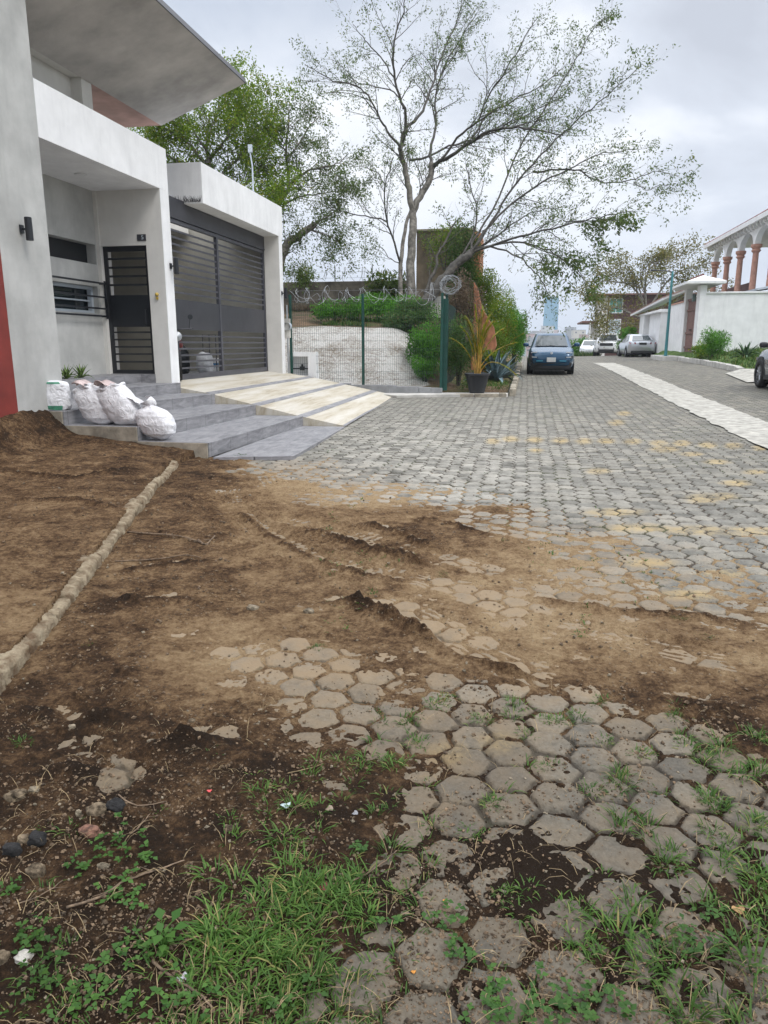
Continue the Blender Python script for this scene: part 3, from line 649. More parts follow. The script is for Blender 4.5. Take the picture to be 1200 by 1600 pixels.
M['kerbm'] = mat('muddy_kerb_concrete', (.31, .26, .18), .95, var=.35, scale=11, detail=10, bump=.02, bscale=45, stain=.6, col2=(.13, .088, .055), spec=.1)
s_ = 0.0; i_ = 0
def kerb_stone(sa, sb, seed):
    n = 26; V = []; q = random.Random(seed); wv = q.uniform(.9, 1.1); hv = q.uniform(-.008, .010); sh = q.uniform(-.012, .012)
    prof_ = [(-.075, -.08), (-.072, .06), (-.066, .082), (-.04, .090), (-.015, .092), (.015, .091), (.04, .088), (.060, .080), (.067, .062), (.069, .035), (.072, .01), (.078, -.08)]
    for i in range(n+1):
        s = sa+(sb-sa)*i/n; p, t = lerp_path(CURB, min(s, cL-.005)); sd = Vector((t.y, -t.x, 0)); g = gz(p.x, p.y); e_ = min(i, n-i); ef = 1-.06*max(0, 1-e_/1.3)
        for k, (a, z) in enumerate(prof_):
            f = float(fbm(np.array([s*7.+k*.35]), np.array([seed*3.3+k*.8]), 1.6, 4, .65)[0]); f2 = float(fbm(np.array([s*34.]), np.array([k*.9+seed]), 1.0, 3, .7)[0]); f2 = f2*1.3-1.6*max(0, f2-.2)
            c = p+sd*(a*wv*(1+.16*f)*ef+sh+.013*f2); c = c+sd*.022*float(fbm(np.array([s*1.7]), np.array([4.]), 1.3, 3)[0]); g2 = g+.028*float(fbm(np.array([s*1.3]), np.array([9.]), 1.5, 3)[0]); V.append((c.x-kp.x, c.y-kp.y, g2-.018+(z+hv+.012*f+.014*f2)*(ef if z > 0 else 1)))
    m = len(prof_); F = [(i*m+k, i*m+k+1, (i+1)*m+k+1, (i+1)*m+k) for i in range(n) for k in range(m-1)]+[tuple(range(m-1, -1, -1)), tuple(range(n*m, (n+1)*m))]
    MB().add(V, F).build('kerb_stone', M['kerbm'], kerb, smooth=True)
while s_ < cL-.1:
    L_ = min(R_.uniform(.28, .55), cL-s_); kerb_stone(s_, s_+L_-.006, i_+1); s_ += L_; i_ += 1
# kerb of the planted bed on the left, and of the verge on the right
def kerb_run(name, pts, wd, h, label, seed, mt='wconc'):
    root = empty(name, pts[0], label=label, cat='kerb'); r = Vector(pts[0]); L = sum((Vector(b)-Vector(a)).length for a, b in zip(pts[:-1], pts[1:])); s = 0; k = 0
    pts = [Vector(p) for p in pts]; q = random.Random(seed)
    while s < L-.05:
        l = min(q.uniform(.4, .75), L-s); p, t = lerp_path(pts, s+l/2); a = math.atan2(t.y, t.x)
        Mx = Matrix.Translation(Vector((p.x, p.y, gz(p.x, p.y)))-r) @ Matrix.Rotation(a+q.uniform(-.02, .02), 4, 'Z')
        m = MB(); m.box(-l/2+.006, l/2-.006, -wd/2, wd/2, -.08, h+q.uniform(-.02, .015), M=Mx); m.build('kerb_stone', M[mt], root, bevel=.018); s += l; k += 1
    return root
kerb_run('kerb', [(-.30, 19.55, 0), (-.28, 24, 0), (-.24, 30, 0), (-.22, 36, 0)], .16, .17, 'mossy kerb beside the planted bed leading to the blue car', 5, 'conc')
kerb_run('kerb', [(-1.75, 19.12, 0), (-1.0, 19.18, 0), (-.45, 19.3, 0)], .16, .10, 'short rough kerb in front of the potted palm', 8, 'conc')
kerb_run('kerb', [(7.62, 28.6, 0), (7.8, 30, 0), (7.9, 34, 0), (7.9, 41, 0)], .22, .2, 'broken pale kerb along the right hand grass verge', 9)
m_ = MB(); m_.add([(-3.25, 18.2, .20), (-.42, 19.22, .30), (-.40, 19.6, .32), (-3.5, 19.5, .28), (-3.6, 19.0, .26)], [(0, 1, 2, 3, 4)])
m_ = MB(); m_.prism([(-3.2, 18.6, .13), (-2.2, 18.95, .15), (-.42, 19.25, .16), (-.40, 19.75, .16), (-4.5, 19.75, .13)], (0, 0, .145))
tag(m_.build('pavement', M['wconc'], bevel=.01), 'pale concrete pavement strip under the potted palm', 'pavement', kind='structure')
# side apron right
m_ = MB(); m_.add([(6.6, 24.0, gz(6.6, 24)+.03), (9.2, 24.0, .62), (9.2, 28.3, .72), (7.62, 28.5, gz(7.6, 28.5)+.16), (7.0, 28.2, gz(7, 28.2)+.03)], [(0, 1, 2, 3, 4)])
tag(m_.build('pavement', M['stripc']), 'pale concrete apron beside the grey car', 'pavement', kind='structure')
m_ = MB(); m_.prism([(7.0, 41.2, .6), (8.55, 41.0, .6), (8.55, 46.5, .6), (7.3, 46.5, .6)], (0, 0, .34))
tag(m_.build('pavement', M['wconc'], bevel=.02), 'concrete forecourt in front of the red brown gate', 'pavement', kind='structure')
# ============================================================ HOUSE
house = empty('modern_house', (-6.35, 9.3, 0), label='modern white and grey house with a slanted concrete roof and dark barred gate', cat='house')
HO = Vector(house.location)
def part(m, name, mt, parent=house, **k):
    off = HO
    m.v = [(a-off.x, b-off.y, c-off.z) for a, b, c in m.v]; return m.build(name, M[mt], parent, **k)
part(MB().box(-7.92, -6.35, 8.355, 9.335, .35, 8.6), 'wall', 'plaster', bevel=.006)
part(MB().box(-7.92, -6.347, 1.5, 8.352, .3, 8.6), 'wall', 'red', bevel=.006)['label'] = 'dark red wall'
m_ = MB()                                          # recessed wall with two slots
m_.box(-7.92, -7.62, 9.335, 12.6, .4, 2.09); m_.box(-7.92, -7.62, 9.335, 12.6, 2.56, 2.94); m_.box(-7.92, -7.62, 9.335, 12.6, 3.28, 4.18)
m_.box(-7.92, -7.62, 12.54, 12.6, 2.94, 3.28); m_.box(-7.92, -7.62, 12.5, 12.6, 2.09, 2.56)
part(m_, 'wall', 'plaster')
m_ = MB()                                          # entry wall and pillar
m_.box(-7.62, -7.55, 12.57, 12.92, .9, 4.18); m_.box(-7.55, -6.67, 12.6, 12.92, 3.26, 4.18); m_.box(-6.67, -6.352, 12.6, 12.918, .6, 4.18)
part(m_, 'wall', 'beige')
part(MB().box(-6.352, -6.345, 12.603, 12.922, .62, 4.18), 'pillar', 'stucco')
m_ = MB(); m_.box(-6.60, -6.345, 9.335, 12.922, 4.18, 4.88); m_.box(-7.92, -6.6, 9.335, 12.918, 4.18, 4.3)
part(m_, 'parapet', 'stucco', bevel=.005)
m_ = MB(); m_.box(-7.95, -7.62, 9.335, 12.5, 4.3, 5.862); m_.box(-7.62, -7.42, 12.2, 12.5, 4.3, 5.862)
part(m_, 'upper_wall', 'beige')
S0, S1 = (-7.4, 5.84), (-5.59, 6.507); nrm = Vector((-(S1[1]-S0[1]), 0, S1[0]-S0[0])).normalized()*.10
Y0s, Y1s = 9.34, 14.94
part(MB().prism([(S0[0], Y0s, S0[1]), (S1[0], Y0s, S1[1]), (S1[0]+nrm.x, Y0s, S1[1]+nrm.z), (S0[0]+nrm.x, Y0s, S0[1]+nrm.z)], (0, Y1s-Y0s, 0)), 'roof_slab', 'slabmat')
part(MB().prism([(S1[0]+.002, Y0s, S1[1]-.006), (S1[0]+.02, Y0s, S1[1]), (S1[0]+.02+nrm.x, Y0s, S1[1]+nrm.z+.01), (S1[0]+.002+nrm.x, Y0s, S1[1]+nrm.z+.01)], (0, Y1s-Y0s+.01, 0)), 'roof_edge', 'char')
part(MB().box(-8.3, -7.402, 12.52, 14.94, 5.845, 5.95), 'soffit', 'soffit'); part(MB().box(-8.3, -7.402, 9.34, 12.515, 5.865, 5.95), 'soffit', 'beige')
part(MB().lathe([(0, 0), (.085, 0), (.095, .012), (.095, .02)], (-7.05, 11.35, 4.158), 24), 'ceiling_lamp', 'whitep')
# slot windows
m_ = MB().box(-7.88, -7.80, 9.335, 12.54, 2.94, 3.28); part(m_, 'window', 'black')
win = part(MB().box(-7.86, -7.84, 9.335, 12.5, 2.09, 2.56), 'window', 'glass')
m_ = MB(); m_.box(-7.80, -7.72, 9.335, 12.5, 2.092, 2.14); m_.box(-7.80, -7.72, 9.335, 12.5, 2.505, 2.558); m_.box(-7.80, -7.72, 12.44, 12.498, 2.14, 2.505)
m_.box(-7.82, -7.76, 9.335, 12.44, 2.30, 2.325)
part(m_, 'window_frame', 'alu', parent=win)
m_ = MB()
for z_ in (2.03, 2.16, 2.36, 2.60): m_.box(-7.53, -7.505, 9.34, 12.56, z_, z_+.03)
m_.box(-7.62, -7.505, 12.56, 12.59, 2.60, 2.63); m_.box(-7.53, -7.505, 12.56, 12.595, 2.0, 2.66); m_.box(-7.62, -7.505, 12.56, 12.59, 2.03, 2.06)
part(m_, 'window_railing', 'black')
# front door with bars
door = part(MB().box(-7.55, -7.48, 12.66, 12.70, 1.02, 3.26).box(-6.74, -6.67, 12.66, 12.70, 1.02, 3.26).box(-7.48, -6.74, 12.66, 12.70, 3.17, 3.26).box(-7.48, -6.74, 12.66, 12.70, 1.02, 1.09)
            .box(-7.48, -6.74, 12.665, 12.695, 1.86, 2.42), 'door', 'black')
m_ = MB()
for z_ in (2.58, 2.73, 2.88, 3.03): m_.box(-7.48, -6.74, 12.67, 12.69, z_, z_+.035)
part(m_, 'door_bars', 'black', parent=door); m_ = MB()
for z_ in (1.22, 1.36, 1.49, 1.62, 1.75): m_.box(-7.48, -6.74, 12.67, 12.69, z_, z_+.03)
part(m_, 'door_bars', 'black', parent=door)
part(MB().tube([(-6.78, 12.64, 1.9), (-6.78, 12.6, 1.92), (-6.78, 12.6, 2.15), (-6.78, 12.64, 2.17)], .012), 'handle', 'black', parent=door)
part(MB().box(-7.56, -6.66, 12.59, 12.95, .86, 1.018), 'threshold', 'tile')
# garage
m_ = MB(); m_.box(-6.75, -6.352, 18.95, 19.2, .3, 4.25); part(m_, 'wall', 'beige')
part(MB().box(-6.352, -6.345, 18.952, 19.202, .3, 4.25), 'pillar', 'stucco')
part(MB().box(-7.75, -6.345, 14.38, 19.28, 4.25, 5.0), 'parapet', 'stucco', bevel=.006)
m_ = MB(); m_.box(-7.75, -6.74, 12.925, 14.375, 4.245, 4.29); part(m_, 'canopy', 'char')
m_ = MB(); m_.box(-6.82, -6.74, 12.925, 18.948, 3.95, 4.243); m_.box(-6.86, -6.73, 12.925, 18.948, 3.91, 3.95); part(m_, 'gate_header', 'char')
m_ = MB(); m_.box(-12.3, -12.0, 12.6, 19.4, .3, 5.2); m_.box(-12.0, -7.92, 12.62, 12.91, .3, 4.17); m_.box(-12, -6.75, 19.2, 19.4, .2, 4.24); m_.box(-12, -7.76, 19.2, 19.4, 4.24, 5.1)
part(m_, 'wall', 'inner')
part(MB().box(-12, -6.75, 12.93, 19.19, .3, .83), 'floor', 'block')
part(MB().box(-12.2, -8.9, 12.7, 19.15, 4.4, 4.55), 'roof_slab', 'beige')  # unseen roof, its open edge placed to control light in the garage
gate = part(MB().box(-6.83, -6.76, 12.925, 12.99, .86, 3.91).box(-6.83, -6.76, 18.88, 18.947, .86, 3.91).box(-6.83, -6.76, 15.93, 16.02, .86, 3.91).box(-6.85, -6.835, 16.03, 16.12, .86, 3.91)
            .box(-6.83, -6.76, 12.99, 15.93, 3.83, 3.9).box(-6.83, -6.76, 16.02, 18.88, 3.83, 3.9).box(-6.83, -6.76, 12.99, 15.93, .86, .96).box(-6.83, -6.76, 16.02, 18.88, .86, .96), 'garage_gate', 'charslat')
for ya, yb in ((12.99, 15.93), (16.02, 18.88)):
    part(MB().box(-6.815, -6.775, ya, yb, 1.84, 2.42), 'gate_panel', 'char', parent=gate)
    m_ = MB()
    for i in range(10): z_ = 2.53+i*.128; m_.box(-6.802, -6.78, ya, yb, z_, z_+.036)
    for i in range(6): z_ = 1.06+i*.128; m_.box(-6.802, -6.78, ya, yb, z_, z_+.036)
    part(m_, 'gate_slats', 'charslat', parent=gate)
m_ = MB().box(-6.86, -6.84, 13.2, 13.35, 1.0, 1.06)
# ridge of spikes at the parapet corner
sp_ = MB()
for i in range(34):
    t = i/33; p_ = Vector((-6.40-1.1*t*.9, 14.36, 4.27)); h_ = R_.uniform(.05, .13)
    for k in range(4): sp_.tube([p_, p_+Vector((R_.uniform(-.06, .06), -R_.uniform(0, .10), h_))], [.006, .001], 3)
tag(sp_.build('bird_spikes', M['char']), 'row of dark bird spikes at the corner of the garage parapet', 'bird spikes')
# wall lamps
def wall_lamp(loc, label):
    o = empty('wall_lamp', loc, label=label, cat='wall lamp', group='black cylinder wall lamps')
    MB().box(0, .02, -.035, .035, -.05, .05).box(.02, .07, -.012, .012, -.012, .012).build('bracket', M['black'], o, bevel=.003)
    MB().lathe([(0, -.14), (.04, -.14), (.045, -.135), (.045, .135), (.04, .14), (0, .14)], (.11, 0, 0), 20).build('lamp_body', M['black'], o, smooth=False)
    return o
p_ = P(33, 358, x=-6.345); wall_lamp((-6.345, p_.y, p_.z), 'black cylinder lamp on the tall grey plaster wall')
p_ = P(263, 415, x=-6.338); wall_lamp((-6.343, 12.82, p_.z), 'black cylinder lamp on the white pillar between door and garage')
p_ = P(439, 458, x=-6.338); wall_lamp((-6.343, 19.05, p_.z), 'black cylinder lamp on the far garage pillar')
# house number, bell, camera, meter
o = empty('number_plate', (-6.745, 12.6, 3.385), label='small dark house number plate above the front door', cat='sign')
MB().box(-.085, .085, -.014, 0, -.055, .055).build('plate', M['char'], o, bevel=.003)
tx = bpy.data.curves.new('number', 'FONT'); tx.body = '5'; tx.size = .10; tx.extrude = .002; tx.align_x = 'CENTER'; tx.align_y = 'CENTER'
to = bpy.data.objects.new('number', tx); COL.objects.link(to); to.parent = o; to.location = (.02, -.017, 0); to.rotation_euler = (math.pi/2, 0, 0); tx.materials.append(M['alu'])
bpy.context.view_layer.update(); tm = bpy.data.meshes.new_from_object(to); t2 = bpy.data.objects.new('number', tm); COL.objects.link(t2); t2.parent = o; t2.location = to.location; t2.rotation_euler = to.rotation_euler; bpy.data.objects.remove(to); t2.name = 'number'
o = tag(MB().lathe([(0, 0), (.03, 0), (.03, .03), (.015, .05), (0, .055)], (0, 0, 0), 14, M=Matrix.Rotation(math.pi/2, 4, 'X')).box(-.02, .02, -.02, 0, -.09, -.04).build('door_bell', M['brass']), 'yellow door bell on the wall right of the front door', 'door bell'); o.location = (-6.52, 12.597, 2.42)
o = empty('security_camera', (-6.55, 9.36, 4.10), label='tiny white security camera under the porch ceiling by the grey wall', cat='camera')
MB().lathe([(0, -.06), (.03, -.06), (.035, .05), (0, .06)], (.02, .07, 0), 12, M=Matrix.Rotation(1.2, 4, 'X')).build('camera_body', M['whitep'], o); MB().box(-.01, .03, 0, .05, .02, .08).build('bracket', M['whitep'], o)
o = empty('electric_meter', (-6.3, 19.3, 2.02), label='round grey electricity meter on the side of the garage pillar', cat='meter')
MB().lathe([(0, -.09), (.105, -.09), (.115, -.06), (.10, 0), (.10, .05)], (0, 0, 0), 22, M=Matrix.Rotation(math.pi/2, 4, 'X').inverted() @ Matrix.Rotation(math.pi, 4, 'X')).build('meter_dial', M['alu'], o)
MB().box(-.1, .06, .0, .12, -.3, .2).build('meter_box', M['wconc'], o); MB().tube([(0, .02, -.3), (0, .02, -1.45)], .022, 8).tube([(0, .02, .2), (0, .02, .55)], .022, 8).build('conduit', M['wire'], o)
o = tag(MB().tube([(0, 0, 0), (0, 0, 1.0), (-.05, 0, 1.35)], [.022, .02, .016], 8).box(-.09, .01, -.03, .03, 1.32, 1.5).build('service_mast', M['alu']), 'thin pale metal mast rising above the garage roof', 'mast'); o.location = (-7.0, 19.0, 4.95)
# meter niche
o = empty('meter_niche', (-6.0, 19.5, .3), label='low white block with a water meter niche beside the garage', cat='meter box')
MB().box(-.36, .42, -.02, .25, -.1, .42).box(-.36, .42, -.02, .25, .93, 1.04).box(-.36, -.30, -.02, .25, .42, .93).box(.20, .42, -.02, .25, .42, .93).box(-.3, .2, .2, .25, .42, .93).build('block', M['stucco'], o)
MB().tube([(-.3, .1, .60), (.2, .1, .60)], .018, 8).tube([(0, .1, .60), (0, .1, .72)], .03, 8).box(-.06, .06, .05, .15, .56, .66).build('water_meter', M['black'], o)
# ============================================================ STEPS + DRIVEWAY
steps = empty('entrance_steps', (-4.0, 8.9, 0), label='four slate tiled steps with raw concrete side rising to the door', cat='steps'); SO = Vector(steps.location)
def spart(m, name, mt, **k):
    m.v = [(a-SO.x, b-SO.y, c-SO.z) for a, b, c in m.v]; return m.build(name, M[mt], steps, **k)
levels = [((-4.03, -3.90), .29), ((-5.02, -4.79), .48), ((-6.10, -5.57), .67), ((-6.7, -6.235), .86)]
for i, ((xl_, xr_), z_) in enumerate(levels):
    y0_ = 8.92+(.0 if i < 3 else .45); ye = 12.72
    spart(MB().prism([(-7.62, y0_+.012, z_-.19), (xl_-.004, y0_+.012, z_-.19), (xr_-.004, ye, z_-.19), (-7.62, ye, z_-.19)], (0, 0, .165)), 'riser', 'tile')
    spart(MB().prism([(-7.62, y0_+.012, z_-.024), (xl_, y0_+.012, z_-.024), (xr_, ye, z_-.024), (-7.62, ye, z_-.024)], (0, 0, .024)), 'tread', 'tile', bevel=.003)
    spart(MB().prism([(-7.62, y0_-.02, z_-.75), (xl_-.02, y0_-.02, z_-.75), (xl_-.02, y0_+.01, z_-.75), (-7.62, y0_+.01, z_-.75)], (0, 0, .745)), 'side', 'conc')
spart(MB().prism([(-7.62, 9.34, .86), (-6.95, 9.34, .86), (-6.95, 12.585, .86), (-7.62, 12.585, .86)], (0, 0, .155)), 'landing', 'tile')
spart(MB().prism([(-3.95, 8.85, .06), (-2.95, 9.15, .06), (-3.12, 12.7, .06), (-3.95, 12.7, .06)], (0, 0, .055)), 'landing', 'tile', bevel=.004)
# ramp
drive = empty('driveway_ramp', (-5.0, 15, 0), label='stained concrete driveway ramp with grey tile strips up to the garage', cat='ramp'); DO = Vector(drive.location)
def rz(x, y): return float(np.interp(x, [-6.8, -6.45, -3.25], [.85, .84, .125+.012*(y-12.7)]))
def dpart(m, name, mt, **k):
    m.v = [(a-DO.x, b-DO.y, c-DO.z) for a, b, c in m.v]; return m.build(name, M[mt], drive, **k)
xs_ = [-6.75, -5.68, -4.80, -3.93, -3.14]
def patch(xa, xb, off, ya=12.73, yb=19.38, n=12, dn=-.25):
    m = MB(); V = []
    for i in range(n+1):
        y = ya+(yb-ya)*i/n; xbb = xb if xb < -3.4 else xb-(y-12.7)*.035
        for x in (xa, xbb): V.append((x, y, rz(x, y)+off))
    k = len(V); V += [(a, b, c+dn) for a, b, c in V]; F = [(2*i, 2*i+1, 2*i+3, 2*i+2) for i in range(n)]
    F += [(0, k, k+1, 1), (2*n, 2*n+1, k+2*n+1, k+2*n)] + [(2*i+1, k+2*i+1, k+2*i+3, 2*i+3) for i in range(n)]
    m.add(V, F); return m
for a_, b_ in zip(xs_[:-1], xs_[1:]): dpart(patch(a_+.001, b_-.001, 0), 'slab', 'ramp')
for x_ in xs_[1:]:
    dpart(patch(x_-.075, x_+.075, .005, dn=-.003) if x_ < -3.3 else patch(x_-.12, x_+.03, .006, dn=-.003), 'tile_strip', 'tile')
# things glimpsed inside the garage
o = empty('paint_bucket', (-7.9, 18.0, .84), label='white paint bucket with blue label inside the garage', cat='bucket')
MB().lathe([(0, 0), (.13, 0), (.15, .34), (.155, .34), (.155, .37), (.14, .37), (.13, .05)], (0, 0, 0), 20).build('bucket_body', M['whitep'], o); MB().lathe([(.142, .14), (.149, .24)], (0, 0, 0), 20).build('label_band', mat('blue_label', (.05, .18, .35)), o)
o = tag(MB().tube([(0, 0, 0), (0, 0, .95), (.35, 0, .95), (.35, 0, 0)], .014).tube([(0, .4, 0), (0, .4, .95), (.35, .4, .95), (.35, .4, 0)], .014).tube([(0, 0, .5), (0, .4, .5)], .014).tube([(.35, 0, .5), (.35, .4, .5)], .014).build('metal_rack', M['char']), 'thin dark metal rack standing inside the garage', 'rack'); o.location = (-8.1, 17.9, .84)
V_, F_ = rock_mesh(0, 0, .26, .2, .17, .28, 4.4, 4, .2); o = tag(MB().add(V_, F_).build('sack', M['sack'], smooth=True), 'pale filled sack standing inside the garage by the bucket', 'sack'); o.location = (-7.75, 17.2, .84)
V_, F_ = rock_mesh(0, 0, .35, .25, .2, .40, 9.4, 4, .25); o = tag(MB().add(V_, F_).build('dark_bag', M['black'], smooth=True), 'dark bag standing inside the garage behind the gate post', 'bag'); o.location = (-8.3, 16.9, .84)
o = empty('motorcycle', (-7.0, 14.2, .84), rz=.5, label='small motorcycle parked behind the barred front door', cat='motorcycle')
for y_ in (-.6, .6): MB().lathe([(.2, -.04), (.28, -.045), (.30, 0), (.28, .045), (.2, .04)], (0, y_, .3), 24, M=Matrix.Rotation(math.pi/2, 4, 'Y')).build('wheel', M['tyre'], o)
MB().tube([(0, -.6, .3), (0, -.42, .85), (0, -.38, 1.0)], .03).tube([(-.33, -.3, 1.02), (-.1, -.38, 1.0), (.1, -.38, 1.0), (.33, -.3, 1.02)], .014).tube([(0, -.4, .75), (0, 0, .55), (0, .6, .3)], .04).build('frame', M['char'], o)
MB().lathe([(0, 0), (.07, .01), (.09, .08), (0, .12)], (0, -.5, .86), 14, M=Matrix.Rotation(math.pi/2, 4, 'X')).build('headlight', M['wire'], o)
V_, F_ = rock_mesh(0, .05, .7, .13, .26, .12, 2.2, 4, .1); MB().add(V_, F_).build('fuel_tank', mat('dark_red_paint', (.18, .02, .02), .3), o, smooth=True); V_, F_ = rock_mesh(0, .45, .78, .12, .3, .06, 3.2, 4, .1); MB().add(V_, F_).build('seat', M['black'], o, smooth=True)
for s_ in (-1, 1): MB().tube([(s_*.25, -.33, 1.02), (s_*.27, -.33, 1.2)], .006).lathe([(0, -.01), (.05, -.01), (.05, .01), (0, .01)], (s_*.28, -.33, 1.24), 12, M=Matrix.Rotation(math.pi/2, 4, 'X')).build('mirror', M['black'], o)
# ============================================================ SACKS
def sack(loc, wd, dp, ht, lean, rz_, label, style, seed):
    """filled sack: rings along a leaning axis; style of the open mouth"""
    o = empty('sandbag', loc, rz_, label, 'sandbag', 'white sandbags on the steps')
    nr, ns = 48, 56; V = []
    for i in range(nr+1):
        t = i/nr
        if style == 'flat': r = np.interp(t, [0, .04, .15, .5, .85, .95, 1], [.82, .95, 1.0, .99, .93, .82, .35])
        elif style == 'tied': r = np.interp(t, [0, .06, .2, .45, .7, .84, .93, 1], [.12, .45, .88, 1.05, .98, .78, .42, .20])
        else: r = np.interp(t, [0, .05, .18, .45, .7, .85, .94, 1], [.35, .70, .93, 1.03, .98, .86, .74, .70])
        axx = lean*ht*(t**1.25)
        for j in range(ns):
            a = 2*math.pi*j/ns; ca, sa = math.cos(a), math.sin(a); ca = math.copysign(abs(ca)**.8, ca); sa = math.copysign(abs(sa)**.85, sa)
            wr = 1+.05*float(fbm(np.array([ca*1.3+seed]), np.array([t*2.4+sa]), 1.5, 3)[0])
            # creases pulled from the mouth down the cloth and slump folds across it
            wr += .045*math.sin(a*9+seed+1.5*math.sin(t*5))*ss(.55, 1, t)+.009*math.sin(t*27+3*math.sin(a+seed)+2*math.sin(2*a))*ss(.02, .2, t)*(1-ss(.5, .8, t))
            z = ht*t; rr = r*wr
            z += ht*.10*(ca*math.copysign(1, -lean))*ss(.5, 1, t)*(style == 'mouth')
            V.append((axx+rr*ca*wd/2, rr*sa*dp/2, max(z+.01*math.sin(a*3+seed)*(t < .1), -.0)))
    F = [(i*ns+j, i*ns+(j+1) % ns, (i+1)*ns+(j+1) % ns, (i+1)*ns+j) for i in range(nr) for j in range(ns)]
    F += [tuple(range(ns-1, -1, -1))]
    if style == 'flat': F += [tuple(range(nr*ns, (nr+1)*ns))]
    MB().add(V, F).build('sack_body', M['sack'], o, smooth=True)
    tp = Vector((lean*ht, 0, ht))
    if style == 'mouth':
        # rolled rim, pinkish lining sagging inside and one loose flap folded outwards
        m = MB(); V2 = []
        for i in range(9):
            for j in range(ns):
                x, y, z = V[nr*ns+j]; a = 2*math.pi*j/ns; k = [1.0, 1.05, 1.07, 1.03, .95, .8, .55, .3, .05][i]; dz = [-.035, -.03, .0, .016, .012, -.01, -.02, -.01, 0][i]
                k *= 1+.05*math.sin(a*6+seed+i*.3); V2.append((tp.x+(x-tp.x)*k, y*k, z+dz+.012*math.sin(a*5+seed+i*.5)))
        m.add(V2, [(i*ns+j, i*ns+(j+1) % ns, (i+1)*ns+(j+1) % ns, (i+1)*ns+j) for i in range(8) for j in range(ns)]); m.build('sack_rim', M['sack'], o, smooth=True)
        m = MB(); V2 = []
        for i in range(9):
            t = i/8
            for j in range(9):
                u = j/8-.5; V2.append((tp.x+.02-.17*t+.03*math.sin(u*9+t*4), u*dp*.95*(1-.25*t), tp.z+.03+.07*math.sin(t*2.6)-.03*t+.02*math.sin(u*11+seed+t*3)))
        m.add(V2, [(i*9+j, i*9+j+1, (i+1)*9+j+1, (i+1)*9+j) for i in range(8) for j in range(8)]); f_ = m.build('sack_flap', M['sackpink'], o, smooth=True); f_.modifiers.new('solid', 'SOLIDIFY').thickness = .006
    if style == 'tied':
        m = MB(); n_ = 30; V2 = []
        for i in range(9):
            t = i/8
            for j in range(n_):
                a = 2*math.pi*j/n_; r = (.035+.055*t)*(1+.38*math.sin(a*3+t*2+seed)+.18*math.sin(a*7+2))
                V2.append((tp.x-.10*t*t-.03*t+r*math.cos(a)*1.5, r*math.sin(a), tp.z-.03+.10*t+.05*t*math.sin(a*2+seed)))
        m.add(V2, [(i*n_+j, i*n_+(j+1) % n_, (i+1)*n_+(j+1) % n_, (i+1)*n_+j) for i in range(8) for j in range(n_)]); m.build('sack_neck', M['sack'], o, smooth=True)
    return o, V, ns
o1, V1, ns1 = sack((-6.36, 9.10, .67), .50, .28, .40, .02, .0, 'highest white sandbag with green stripes, against the grey wall', 'flat', 1.3)
m_ = MB()
def skin(V, ns, i0, i1, j0, j1, off=.006):
    vs = []; 
    for i in range(i0, i1+1):
        for j in range(j0, j1+1):
            x, y, z = V[i*ns+j % ns]; vs.append((x*1.0, y-off, z))
    n = j1-j0+1; return vs, [(a*n+b, a*n+b+1, (a+1)*n+b+1, (a+1)*n+b) for a in range(i1-i0) for b in range(n-1)]
for a_ in ((2, 8, 30, 50), (26, 42, 34, 36), (43, 46, 34, 50)):
    v_, f_ = skin(V1, ns1, *a_); m_.add(v_, f_)
m_.build('green_print', M['sackgreen'], o1, smooth=True)
sack((-5.66, 9.18, .48), .53, .32, .50, -.42, .05, 'second sandbag from the wall, slumped with a folded top', 'mouth', 2.9)
sack((-5.27, 9.14, .48), .53, .34, .50, -.50, -.05, 'third sandbag, leaning with its pinkish mouth open', 'mouth', 5.1)
sack((-4.80, 9.10, .29), .50, .34, .47, -.26, .0, 'lowest sandbag, round bodied with a knotted top', 'tied', 7.7)
# ============================================================ FENCE
def fz(x): return float(np.interp(x, [-5.6, -2.1], [.54, .42]))
o = empty('block_wall', (-3.85, 19.5, .1), label='low grey block wall with a drain hole under the wire fence', cat='low wall')
bx = [-5.58, -4.62, -3.43, -2.75, -2.42, -2.13]
for i, (a, b) in enumerate(zip(bx[:-1], bx[1:])):
    m = MB(); zt = fz((a+b)/2)-.1
    if i == 2: m.box(a+.005, b-.005, -.09, .09, -.05, zt)
    elif i == 1:
        m.box(a+.005, -3.53, -.09, .09, -.05, zt)
    else: m.box(a+.005, b-.005, -.09, .09, -.05, zt)
    m.v = [(p-(-3.85), q, r_) for p, q, r_ in m.v]; m.build('block', M['block'], o, bevel=.006)
m = MB().box(-3.53+3.85, -3.36+3.85, -.08, .09, .18, .38); m.build('lintel', M['block'], o, bevel=.003)
fence = empty('wire_fence', (-4.2, 19.5, .5), label='green wire mesh fence on the low block wall', cat='fence'); FO = Vector(fence.location)
def fpart(m, name, mt, parent=fence, **k):
    m.v = [(a-FO.x, b-FO.y, c-FO.z) for a, b, c in m.v]; return m.build(name, M[mt], parent, **k)
for x_, y_ in ((-4.27, 19.5), (-2.17, 19.5), (-2.08, 19.75), (-6.25, 19.45)):
    fpart(MB().box(x_-.032, x_+.032, y_-.032, y_+.032, .4, 2.84), 'post', 'dark_green', bevel=.006)
fpart(MB().box(-2.20, -2.02, 19.60, 19.66, .35, 2.7), 'post', 'dark_green', bevel=.006)
